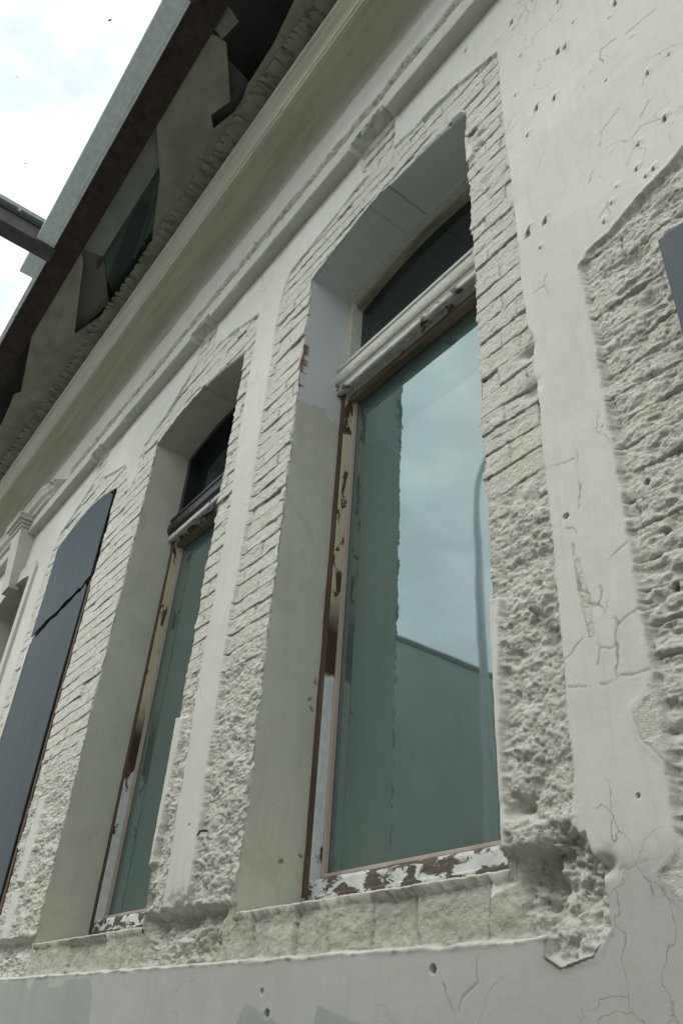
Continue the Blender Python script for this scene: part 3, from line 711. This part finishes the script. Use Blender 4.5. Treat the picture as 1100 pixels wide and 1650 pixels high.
# the upper moulding that survives at the far left
mprof = [(.03, 3.72), (-.070, 3.738), (-.095, 3.75), (-.095, 3.775), (-.10, 3.782), (-.125, 3.80), (-.14, 3.835), (-.14, 3.852), (-.148, 3.858), (-.148, 3.885), (-.14, 3.892), (.03, 3.96)]
def mj(i, j, x, y, z):
    t = max(0, min(1, (x+6.05)/.17)); n = sn(x*25, j, 11)
    return y*(1-.5*t*max(0, .5+n))+.01*t*n, z
mo = extrude_profile('string_moulding', mprof, stations(-8.6, -5.88, lambda x: .02), M['mould'], house, mj, closed=True)
mo['label'] = 'surviving stepped moulding on the string course at the far end'

# keystone and cap over the far doorway
bm = bmesh.new()
def frustum(bm, x0, x1, y, z0, X0, X1, Y, z1, yb=.02):
    c = [(x0,yb,z0),(x1,yb,z0),(x1,y,z0),(x0,y,z0),(X0,yb,z1),(X1,yb,z1),(X1,Y,z1),(X0,Y,z1)]
    v = [bm.verts.new(p) for p in c]
    for f in ((0,1,2,3),(4,5,6,7),(0,1,5,4),(1,2,6,5),(2,3,7,6),(3,0,4,7)): bm.faces.new([v[i] for i in f])
frustum(bm, -6.65, -6.46, -.075, 3.10, -6.69, -6.42, -.135, 3.66)
key = link('keystone', bm_mesh('keystone', bm), M['mould'], house)
bm = bmesh.new()
for (e, y, z0, z1) in ((.015, .150, 3.662, 3.69), (.035, .170, 3.692, 3.715), (.06, .195, 3.717, 3.75), (.065, .20, 3.752, 3.775)):
    add_box(bm, -6.69-e, -6.42+e, -y, .02, z0, z1, bev=.006)
kc = link('cap', bm_mesh('cap', bm), M['mould'], key)
# smooth architrave round the far opening
bm = bmesh.new()
N = 24; l, r = OPEN['E']
prevs = []
outl = [(r, SILL-.1)] + [(r, ZS)] + [(r+(l-r)*k/N, ZS+RISE*(1-(2*k/N-1)**2)) for k in range(1, N)] + [(l, ZS), (l, SILL-.1)]
outo = [(r+.11, SILL-.1)] + [(r+.11, ZS+.05)] + [(r+.11+(l-r-.22)*k/N, ZS+.11+RISE*(1-(2*k/N-1)**2)) for k in range(1, N)] + [(l-.11, ZS+.05), (l-.11, SILL-.1)]
for (xi, zi), (xo, zo) in zip(outl, outo):
    prevs.append([bm.verts.new((xi, .0, zi)), bm.verts.new((xi, -.022, zi)), bm.verts.new((xo, -.022, zo)), bm.verts.new((xo, .01, zo))])
for p, q in zip(prevs[:-1], prevs[1:]):
    for j in range(3): bm.faces.new((p[j], p[j+1], q[j+1], q[j]))
link('architrave', bm_mesh('architrave', bm), M['mould'], house)

# upper storey behind the parapet
box('upper_wall', M['mould'], house, -8.6, 1.3, .05, .40, 4.66, 5.6, bev=.01)
bm = bmesh.new(); frustum(bm, -8.6, 1.3, .40, 4.4, -8.6, 1.3, 1.9, 7.2, yb=4.5)
link('roof', bm_mesh('roof', bm), M['slate'], house)
box('back_wall', M['wingwall'], house, -8.6, 1.3, .55, .70, -1.6, 4.6, bev=.01)

# ------------------------------------------------------------------ windows
def arch_bar(name, a, y0, y1, dz0, dz1, mat, parent, inset=0.0, n=40):
    """curved head rail following the arch"""
    l, r = OPEN[a]; V = []; F = []
    for k in range(n+1):
        x = l+inset+(r-l-2*inset)*k/n
        za = ZS+float(arch(np.array([x]), a)[0])
        for y, z in ((y0, za-dz0), (y0, za-dz1), (y1, za-dz1), (y1, za-dz0)): V.append((x, y, z))
    for k in range(n):
        for j in range(4):
            p = k*4+j; q = k*4+(j+1) % 4; F.append((p, q, q+4, p+4))
    F += [(0,1,2,3), (n*4+3, n*4+2, n*4+1, n*4)]
    me = bpy.data.meshes.new(name); me.from_pydata(V, [], F)
    bm = bmesh.new(); bm.from_mesh(me); bmesh.ops.recalc_face_normals(bm, faces=bm.faces); bm.to_mesh(me); bm.free()
    return link(name, me, mat, parent)
def window(a, label, fan_mats, transom_mat, lip_mat):
    l, r = OPEN[a]
    w = empty('window', ((l+r)/2, .28, SILL)); w.parent = house; w.matrix_parent_inverse = Matrix.Translation(-Vector(house.location))
    w['label'] = label
    def sub(o): return o
    P = w
    build_reveal(a, chains[a], P)
    for s, ex in ((1, l), (-1, r)):
        x0, x1 = sorted((ex-s*.004, ex+s*.026))
        # outer stile, slightly wavy bare wood edge
        prof = [(x0, .242), (x1, .240), (x1, .335), (x0, .335)]
        bm = bmesh.new(); rings = []
        zz = np.arange(.335, 2.46, .03)
        for z in zz:
            d = .0022*sn(z*9, ex, 12); e = .002*sn(z*14, ex+3, 13)
            rings.append([bm.verts.new((px+(d if j in (1, 2) else 0)*s, py+(e if j < 2 else 0), z)) for j, (px, py) in enumerate(prof)])
        for p, q in zip(rings[:-1], rings[1:]):
            for j in range(4): bm.faces.new((p[j], p[(j+1) % 4], q[(j+1) % 4], q[j]))
        link('stile', bm_mesh('stile', bm), M['brown'], P)
        x0, x1 = sorted((ex+s*.0262, ex+s*.034)); box('lining', M['cream_peel'], P, x0, x1, .247, .325, .43, 2.44, bev=.0015)
        x0, x1 = sorted((ex+s*.0342, ex+s*.047)); box('bead', M['bead'], P, x0, x1, .284, .302, .447, 2.425, bev=.0015)
        x0, x1 = sorted((ex-s*.004, ex+s*.040)); box('fanlight_stile', fan_mats, P, x0, x1, .238, .325, 2.585, ZS+.02, bev=.003)
    box('bead', M['bead'], P, l+.0475, r-.0475, .284, .302, .447, .458, bev=.0015)
    # bottom rail with weathered sloping face
    bx = stations(l-.004, r+.004, lambda x: .02)
    extrude_profile('bottom_rail', [(.335, .335), (.243, .338), (.241, .385), (.2415, .388), (.247, .392), (.249, .428), (.256, .438), (.283, .4465), (.335, .4465)], bx, M['rail_peel'], P,
                    lambda i, j, x, y, z: (y+.0015*sn(x*12, j, 14), z+.0012*sn(x*10, j+4, 15)), closed=True)
    # transom: heavy half-round moulding over a flat lip
    tp = [(.335, 2.428), (.262, 2.426), (.258, 2.436), (.236, 2.436), (.232, 2.425), (.214, 2.424), (.209, 2.430), (.209, 2.452), (.214, 2.458)]
    lipn = len(tp)
    tp2 = [(.215, 2.4585), (.213, 2.462)]
    for k in range(0, 9):
        t = -.5*math.pi*.9 + k/8*math.pi*.9; tp2.append((.214-.019*math.cos(t)**.7, 2.510+.038*math.sin(t)))
    tp2 += [(.211, 2.556), (.203, 2.562), (.203, 2.578), (.210, 2.584), (.335, 2.60), (.335, 2.4585)]
    tx = stations(l-.010, r+.010, lambda x: .015)
    tr = extrude_profile('transom', tp+[(.335, 2.458)], tx, lip_mat, P, lambda i, j, x, y, z: (y+.0018*sn(x*16, j, 16), z+.0022*sn(x*14, j*.5, 17)), closed=True)
    o = extrude_profile('moulding', tp2, tx, transom_mat, P, lambda i, j, x, y, z: (y+.0006*sn(x*10, j*.3, 18), z+.0006*sn(x*9, j*.3, 19)), closed=True)
    box('head_rail', M['under'], P, l+.003, r-.003, .262, .3025, 2.396, 2.4255, bev=.003)
    # head of the fanlight
    arch_bar('fanlight_head', a, .238, .325, -.01, .042, fan_mats, P, .038)
    arch_bar('fanlight_head', a, .262, .325, .0425, .062, M['worn'] if a == 'A' else fan_mats, P, .042)
    # panes
    box('pane', M['pane'], P, l+.03, r-.03, .303, .312, .44, 2.43, bev=0)
    bm = bmesh.new(); vs = []
    n = 24
    pts = [(l+.03, 2.58), (r-.03, 2.58)] + [(r-.03+(l-r+.06)*k/n, ZS-.005+float(arch(np.array([r-.03+(l-r+.06)*k/n]), a)[0])) for k in range(n+1)]
    plate('fanlight_pane', pts, 'y', .300, .008, M['fan'], P)
    return w
window('A', 'tall arched window with flaking white frame and large teal frosted pane', M['fan_frame'], M['transom'], M['white_peel'])
window('B', 'tall arched window with black painted fanlight and transom', M['black'], M['black'], M['white_peel'])

# boarded openings
wC = empty('boarded_window', (-4.92, .1, SILL)); wC.parent = house; wC.matrix_parent_inverse = Matrix.Translation(-Vector(house.location))
wC['label'] = 'arched window closed with slate blue boards split by a slanting gap'
build_reveal('C', chains['C'], wC)
rj = random.Random(11)
crackz = lambda x, o=0: 2.30+.032*(x+5.42)*1.6+.026*sn(x*8, 4+o, 20)+.02*(1 if x > -4.52 else 0)
topo = [(-4.415, crackz(-4.415)), (-4.42, 2.6), (-4.418, 2.99), (-4.50, 3.055), (-4.62, 3.095), (-4.78, 3.112), (-4.92, 3.118), (-5.08, 3.105), (-5.25, 3.075), (-5.38, 3.045), (-5.432, 3.02), (-5.41, 2.66), (-5.425, crackz(-5.425))]
cr = [(x, crackz(x)) for x in np.arange(-5.40, -4.42, .03)]
plate('board', topo+cr, 'y', -.006, .007, M['board'], wC, cell=.12, warp=lambda a, b: .004*math.sin((a+4.9)*3)*math.cos(b*2.2))
lowo = [(x, crackz(x, 1)-.022-.012*abs(sn(x*9, 9, 21))) for x in np.arange(-5.42, -4.47, .03)]
plate('board', lowo+[(-4.455, 2.30), (-4.462, 1.6), (-4.47, .32), (-5.425, .32)], 'y', .003, .008, M['board'], wC, cell=.15, warp=lambda a, b: .004*math.sin((a+4.9)*3+1)*math.cos(b*2.0))
box('batten', mat_simple('orange_brown_wood', (.09, .055, .036), (.15, .09, .06), 10, .8, .4, 60), wC, -4.452, -4.418, .012, .06, .33, 2.36, bev=.003)

wD = empty('boarded_hatch', (0, .1, SILL)); wD.parent = house; wD.matrix_parent_inverse = Matrix.Translation(-Vector(house.location))
wD['label'] = 'low opening at the near end closed with a slate blue plank'
build_reveal('D', chains['D'], wD)
bm = bmesh.new()
x = -.528
for k in range(5):
    add_box(bm, x, x+.208, -.028+.003*(k % 2), -.004, .31, 1.602+.004*k, bev=.003); x += .2095
link('board', bm_mesh('board', bm), M['board'], wD)

wE = empty('arched_doorway', (-6.55, .1, SILL)); wE.parent = house; wE.matrix_parent_inverse = Matrix.Translation(-Vector(house.location))
wE['label'] = 'arched opening under a keystone at the far end'
build_reveal('E', chains['E'], wE)
box('infill', M['dark'], wE, -7.06, -6.04, .30, .34, .25, 3.2, bev=0)

# fixings on the wall
bm = bmesh.new()
bmesh.ops.create_cone(bm, cap_ends=True, segments=20, radius1=.0145, radius2=.0135, depth=.006, matrix=Matrix.Translation((-.985, -.010, .82)) @ Matrix.Rotation(math.pi/2, 4, 'X'))
bmesh.ops.create_cone(bm, cap_ends=True, segments=20, radius1=.010, radius2=.0085, depth=.030, matrix=Matrix.Translation((-.985, -.017, .82)) @ Matrix.Rotation(math.pi/2, 4, 'X'))
bl = link('bolt', bm_mesh('bolt', bm), M['metal'], house)
bm = bmesh.new(); bmesh.ops.create_cone(bm, cap_ends=True, segments=6, radius1=.0062, radius2=.0055, depth=.008, matrix=Matrix.Translation((-.985, -.035, .82)) @ Matrix.Rotation(math.pi/2, 4, 'X'))
link('nut', bm_mesh('nut', bm), M['metal'], bl)
bm = bmesh.new()
for (a_, b_) in (((-2.40, .02, .575), (-2.385, -.018, .565)), ((-2.385, -.018, .565), (-2.392, -.022, .552))):
    d = Vector(b_)-Vector(a_); mid = (Vector(a_)+Vector(b_))/2
    bmesh.ops.create_cone(bm, cap_ends=True, segments=8, radius1=.004, radius2=.003, depth=d.length+.003, matrix=Matrix.Translation(mid) @ d.to_track_quat('Z', 'Y').to_matrix().to_4x4())
link('hook', bm_mesh('hook', bm), M['dark'], house)

# ------------------------------------------------------------------ glazed canopy over the yard
can = empty('glass_canopy', (-2.5, -1.0, 4.7)); tag(can, 'glass canopy on a rusty steel beam running along above the cornice', 'canopy')
bm = bmesh.new()
add_box(bm, -8.6, 1.3, -.915, -.745, 4.69, 4.704, bev=.003); add_box(bm, -8.6, 1.3, -.838, -.824, 4.7045, 4.86, bev=.002); add_box(bm, -8.6, 1.3, -.915, -.745, 4.8605, 4.874, bev=.003)
link('beam', bm_mesh('beam', bm), M['rust'], can)['label'] = 'rust brown steel beam'
zp = [(-1.046, 4.76), (-1.046, 4.692), (-1.042, 4.688), (-.952, 4.690), (-.948, 4.684), (-.940, 4.684), (-.937, 4.690), (-.930, 4.690), (-.926, 4.683), (-.919, 4.683), (-.917, 4.69), (-.917, 4.70), (-1.03, 4.70), (-1.03, 4.76)]
zt_ = extrude_profile('gutter_trim', zp, stations(-4.68, 1.3, lambda x: .1), M['zinc'], can, closed=True); zt_['label'] = 'galvanised steel trim with folded lips'
box('trim_lip', M['zinc'], can, -8.6, -4.683, -.945, -.917, 4.688, 4.699, bev=.002)
def rafter_path(z, ye):
    return [(-.90, z), (-1.4, z), (ye, z)]
def sweep(bm, path, x0, x1, d):
    """bar of depth d in the YZ plane following a path, from x0 to x1"""
    rings = []
    for i, (y, z) in enumerate(path):
        a = path[max(i-1, 0)]; b_ = path[min(i+1, len(path)-1)]
        ty, tz = b_[0]-a[0], b_[1]-a[1]; L = math.hypot(ty, tz); ny, nz_ = -tz/L, ty/L
        rings.append([bm.verts.new(c) for c in ((x0, y, z), (x1, y, z), (x1, y-ny*d, z-nz_*d), (x0, y-ny*d, z-nz_*d))])
    for p, q in zip(rings[:-1], rings[1:]):
        for j in range(4): bm.faces.new((p[j], p[(j+1) % 4], q[(j+1) % 4], q[j]))
    bm.faces.new(rings[0]); bm.faces.new(rings[-1])
YE = -1.80
def extrude_bead(x, z, ya, yb_, par):
    """lumpy line of black sealant along Y"""
    bm = bmesh.new(); rings = []; y = ya; k = 0
    while y > yb_:
        r0 = .010+.005*sn(k*.9, x, 31); rings.append([bm.verts.new((x+math.cos(q)*r0, y, z+math.sin(q)*r0)) for q in np.linspace(0, 2*math.pi, 8, endpoint=False)]); y -= .012; k += 1
    for p, q in zip(rings[:-1], rings[1:]):
        for j in range(8): bm.faces.new((p[j], p[(j+1) % 8], q[(j+1) % 8], q[j]))
    link('sealant', bm_mesh('sealant', bm), M['dark'], par)
for xr in (.05, -2.15, -4.37, -6.57, -8.4):
    bm = bmesh.new(); sweep(bm, rafter_path(4.675, YE+.10), xr-.075, xr+.065, .12)
    rf = link('rafter', bm_mesh('rafter', bm), M['steel'], can)
    bm = bmesh.new(); sweep(bm, rafter_path(4.83, YE+.03), xr+.01, xr+.105, .035)
    link('glazing_bar', bm_mesh('glazing_bar', bm), M['bar'], rf)
    for yy in (-1.02, -1.22, -1.62):
        bm = bmesh.new()
        bmesh.ops.create_cone(bm, cap_ends=True, segments=14, radius1=.013, radius2=.009, depth=.008, matrix=Matrix.Translation((xr+.107, yy, 4.814)) @ Matrix.Rotation(math.pi/2, 4, 'Y'))
        link('screw', bm_mesh('screw', bm), M['metal'], rf)
    extrude_bead(xr+.070, 4.803, -.92, YE+.1, rf)
gp = [(-1.0, 4.885), (-1.4, 4.885), (YE, 4.885)]
for (a_, b_) in ((-2.14, .04), (-4.36, -2.16), (-6.56, -4.38), (-8.39, -6.58)):
    bm = bmesh.new(); sweep(bm, gp, a_, b_, -.008)
    link('roof_pane', bm_mesh('roof_pane', bm), M['glass'], can)
# crusty dirt along the inner edge of the trim
def dj_(i, j, x, y, z):
    g = max(0, sn(x*13, 0, 32)-.12)*(1.0 if x > -4.7 else 3.0)+(.35*max(0, sn(x*40, 2, 33)) if x < -4.7 else 0)
    return y+(-.018*g if j in (0, 3) else 0), z-.006*min(g, 1)*(1 if j in (0, 1) else 0)
extrude_profile('grime', [(-.9165, 4.6885), (-.9115, 4.6885), (-.9115, 4.6895), (-.9165, 4.6895)], stations(-6.2, -1.8, lambda x: .006), M['dark'], can, dj_, closed=True)
# soffit between beam and cornice: patched sheets, some torn open
box('soffit_board', M['dark'], can, -8.6, 1.3, -.75, .05, 4.95, 4.99, bev=0)
wv = lambda a, b: .003*math.sin(a*2.3)+.004*sn(a*3, b*6, 22)
sheet1 = [(-1.2,-.27),(-1.2,-.50),(-1.55,-.49),(-1.872,-.477),(-2.141,-.441),(-2.43,-.435),(-2.516,-.414),(-2.623,-.414),(-2.79,-.461),(-2.723,-.515),(-2.576,-.466),(-2.30,-.655),(-2.303,-.709),(-2.323,-.80),(-2.345,-.86),(-2.95,-.80),(-3.0,-.745),(-3.298,-.573),(-3.80,-.385),(-3.863,-.371),(-4.112,-.38),(-4.35,-.375),(-4.567,-.374),(-4.72,-.39),(-4.829,-.418),(-5.034,-.477),(-4.30,-.70),(-4.15,-.79),(-4.6,-.80),(-5.021,-.80),(-6.021,-.585),(-6.084,-.62),(-6.0,-.27)]
s = plate('flashing_sheet', sheet1, 'z', 4.70, .006, M['flash'], can, cell=.06, warp=wv); s['label'] = 'mossy grey flashing sheet with wavy torn edge'
tooth = []
xx = -1.2
while xx > -8.4:
    ti = rj.uniform(.02, .11); yb_ = -.385+.018*sn(xx*2.2, 1, 41)
    tooth += [(xx, yb_-rj.uniform(.0, .012)), (xx-ti*.55, yb_-rj.uniform(.0, .014)), (xx-ti*.62, yb_+rj.uniform(.004, .05)), (xx-ti*rj.uniform(.7, .95), yb_+rj.uniform(-.004, .02))]
    xx -= ti
s = plate('brick_edge', [(-1.2, -.27)]+tooth+[(-8.4, -.27)], 'z', 4.688, .007, M['teeth'], can); s['label'] = 'ragged toothed edge above the cornice'
sheet2 = [(-6.02,-.27),(-6.11,-.622),(-6.3,-.60),(-6.582,-.579),(-7.031,-.577),(-8.5,-.57),(-8.5,-.27)]
plate('flashing_sheet', sheet2, 'z', 4.715, .006, M['flash'], can, cell=.06, warp=wv)
plate('soffit_panel', [(-4.25,-.75),(-2.95,-.75),(-3.25,-.585),(-4.20,-.585)], 'z', 4.765, .010, M['panel'], can, cell=.12, warp=lambda a, b: .006*sn(a*3, b*4, 23))
plate('soffit_panel', [(-4.26,-.75),(-4.21,-.60),(-4.62,-.38),(-5.2,-.45),(-4.9,-.75)], 'z', 4.79, .010, M['sheet'], can, cell=.12, warp=lambda a, b: .010*sn(a*4, b*4, 24))
plate('soffit_panel', [(-2.44,-.40),(-2.95,-.40),(-2.95,-.80),(-2.34,-.80),(-2.40,-.62)], 'z', 4.76, .010, M['dim_sheet'], can, cell=.12, warp=lambda a, b: .010*sn(a*4, b*4, 26))
plate('soffit_pane', [(-3.05,-.59),(-3.2,-.30),(-4.6,-.30),(-4.32,-.59)], 'z', 4.80, .008, M['green'], can)
box('pane_bar', M['dark'], can, -4.34, -3.1, -.597, -.580, 4.755, 4.80, bev=.002)
sh = [[(-2.265,-.803),(-2.124,-.755),(-2.15,-.66),(-2.292,-.686)], [(-2.348,-.887),(-2.254,-.881),(-2.207,-.822),(-2.25,-.79),(-2.31,-.821)], [(-2.13,-.93),(-1.98,-.86),(-2.05,-.82),(-2.2,-.87)]]
for k, p in enumerate(sh):
    plate('torn_sheet', p, 'z', 4.69+.02*k, .004, M['sheet'], can, cell=.03, warp=lambda a, b: .05*sn(a*5, b*5, 25))
# dead leaves on the glass
for k, (lx, ly, s, a_) in enumerate(((-2.72, -1.23, .013, .4), (-3.95, -1.31, .009, 1.2), (-3.4, -1.55, .006, 2.0))):
    bm = bmesh.new()
    ring = [(math.cos(t)*(1+.25*math.cos(3*t+k)), .38*math.sin(t)*(1+.2*math.sin(2*t))) for t in np.linspace(0, 2*math.pi, 14, endpoint=False)]
    vs = [bm.verts.new((u*s, v*s, .006+.25*s*u*u)) for u, v in ring]; bm.faces.new(vs)
    me = bm_mesh('leaf', bm); o = bpy.data.objects.new('leaf', me); COL.objects.link(o); me.materials.append(M['leaf'])
    o.location = (lx, ly, 4.895); o.rotation_euler = (0, 0, a_)
    tag(o, 'small dark dead leaf lying on the canopy glass', 'leaf', 'dead leaves on the canopy glass')

# ------------------------------------------------------------------ house mirrored in the panes, and an unseen block shading the lower wall
nb = empty('neighbouring_house', (-9, -8, -1.6)); tag(nb, 'grey slate-roofed house across the yard mirrored in the teal window pane', 'house')
def nbox(name, mat, par, *a, bev=.01): return box(name, mat, par, *a, bev=bev)
WX = -7.0
nbox('wall', M['wingwall'], nb, WX-4.5, WX, -11.0, -3.3, -1.6, 4.38)
nbox('roof', M['slate'], nb, WX-4.6, WX+.03, -11.1, -3.2, 4.385, 4.45)
shade_block = nbox('rear_shade_block', M['wingwall'], nb, -4.3, 3.8, -8.0, -3.7, -1.6, 4.2)  # unseen block, added and sized to shade the lower wall

lamp = empty('street_lamp', (-5.49, -4.0, -1.6)); tag(lamp, 'grey street lamp with curved arm mirrored at the right edge of the teal pane', 'street lamp')
bm = bmesh.new(); path = [(-5.49, -1.6), (-5.49, 2.0), (-5.49, 5.7)]
for k in range(1, 13):
    t = k/12*math.pi/2; path.append((-5.49+.9*(1-math.cos(t)), 5.7+.9*math.sin(t)))
path.append((-4.3, 6.6)); rings = []
for i, (px_, pz_) in enumerate(path):
    a_ = path[max(i-1, 0)]; c_ = path[min(i+1, len(path)-1)]; tx, tz = c_[0]-a_[0], c_[1]-a_[1]; L = math.hypot(tx, tz); r_ = .062 if i < 2 else .037
    rings.append([bm.verts.new((px_+math.cos(q)*r_*tz/L, -4.0+math.sin(q)*r_, pz_-math.cos(q)*r_*tx/L)) for q in np.linspace(0, 2*math.pi, 16, endpoint=False)])
for p, q in zip(rings[:-1], rings[1:]):
    for j in range(16): bm.faces.new((p[j], p[(j+1) % 16], q[(j+1) % 16], q[j]))
bm.faces.new(rings[0]); bm.faces.new(rings[-1]); link('post', bm_mesh('post', bm), M['zinc'], lamp, True)
bm = bmesh.new(); frustum(bm, -4.32, -3.85, -4.12, 6.50, -4.30, -3.95, -4.09, 6.64, yb=-3.88); link('lamp_head', bm_mesh('lamp_head', bm), M['bar'], lamp)

# yard
g = box('yard_paving', M['paving'], None, -60, 60, -60, 30, -1.9, -1.6, bev=0); tag(g, kind='structure')

# ------------------------------------------------------------------ lift everything so the paving is z = 0
for o in list(bpy.data.objects):
    if o.parent is None: o.location.z += CAMH

# ------------------------------------------------------------------ camera
R = np.array([[0.605345, 0.793725, 0.059657], [-0.422503, 0.383937, -0.821026], [-0.674573, 0.471799, 0.567765]])
F_PX = 1273.36
Rb = np.diag([1, -1, -1]) @ R
cam = bpy.data.cameras.new('camera'); co = bpy.data.objects.new('camera', cam); COL.objects.link(co)
mw = Matrix([list(map(float, Rb.T[i])) + [0] for i in range(3)] + [[0, 0, 0, 1]])
mw.translation = Vector((0, -1.232, CAMH)); co.matrix_world = mw
cam.sensor_fit = 'VERTICAL'; cam.sensor_height = 36; cam.sensor_width = 24; cam.lens = F_PX/1650*36
cam.clip_start = .05; cam.clip_end = 500
scene.camera = co

# ------------------------------------------------------------------ light
EL, AZ = math.radians(52), math.radians(-20)     # sun high over the yard; AZ measured from -Y towards +X
d = Vector((math.cos(EL)*math.sin(AZ), -math.cos(EL)*math.cos(AZ), math.sin(EL)))
sun = bpy.data.lights.new('sun', 'SUN'); sun.energy = 1.5; sun.angle = math.radians(26); sun.color = (1, .975, .93)
so = bpy.data.objects.new('sun', sun); COL.objects.link(so); so.rotation_euler = (-d).to_track_quat('-Z', 'Y').to_euler(); so.location = (0, 0, 20)
w = bpy.data.worlds.new('World'); scene.world = w; w.use_nodes = True
nt = w.node_tree; nt.nodes.clear(); b = NB(nt)
out = nt.nodes.new('ShaderNodeOutputWorld'); bg = nt.nodes.new('ShaderNodeBackground'); nt.links.new(bg.outputs[0], out.inputs[0])
sky = nt.nodes.new('ShaderNodeTexSky'); sky.sky_type = 'NISHITA'; sky.sun_disc = False; sky.sun_elevation = EL
sky.sun_rotation = math.atan2(d.x, d.y); sky.air_density = 1; sky.dust_density = 1.5
tc = nt.nodes.new('ShaderNodeTexCoord')
mp = nt.nodes.new('ShaderNodeMapping'); mp.inputs['Scale'].default_value = (1, 1, 1.6); mp.inputs['Location'].default_value = (3.9, .2, 2); nt.links.new(tc.outputs['Generated'], mp.inputs[0])
n1 = b.noise(mp.outputs[0], 2.6, 7, .6, .4)
n2 = b.noise(mp.outputs[0], 6.0, 6, .6, .3)
cover = b.step(n1, .36, .60)
cl = b.mix(b.step(n2, .3, .72), (11.0, 11.8, 12.2), (18.5, 18.9, 19.0))
c = b.mix(cover, b.mix(.55, sky.outputs[0], (12.5, 13.4, 13.8)), cl)
nt.links.new(c, bg.inputs[0]); bg.inputs[1].default_value = .1
scene.view_settings.view_transform = 'Standard'; scene.view_settings.look = 'None'
scene.view_settings.exposure = .34; scene.view_settings.gamma = 1.0
scene.render.engine = 'CYCLES'
scene.cycles.max_bounces = 8; scene.cycles.diffuse_bounces = 4; scene.cycles.transparent_max_bounces = 12
scene.cycles.use_denoising = True; scene.cycles.denoiser = 'OPENIMAGEDENOISE'; scene.cycles.denoising_prefilter = 'ACCURATE'; scene.cycles.denoising_input_passes = 'RGB_ALBEDO_NORMAL'
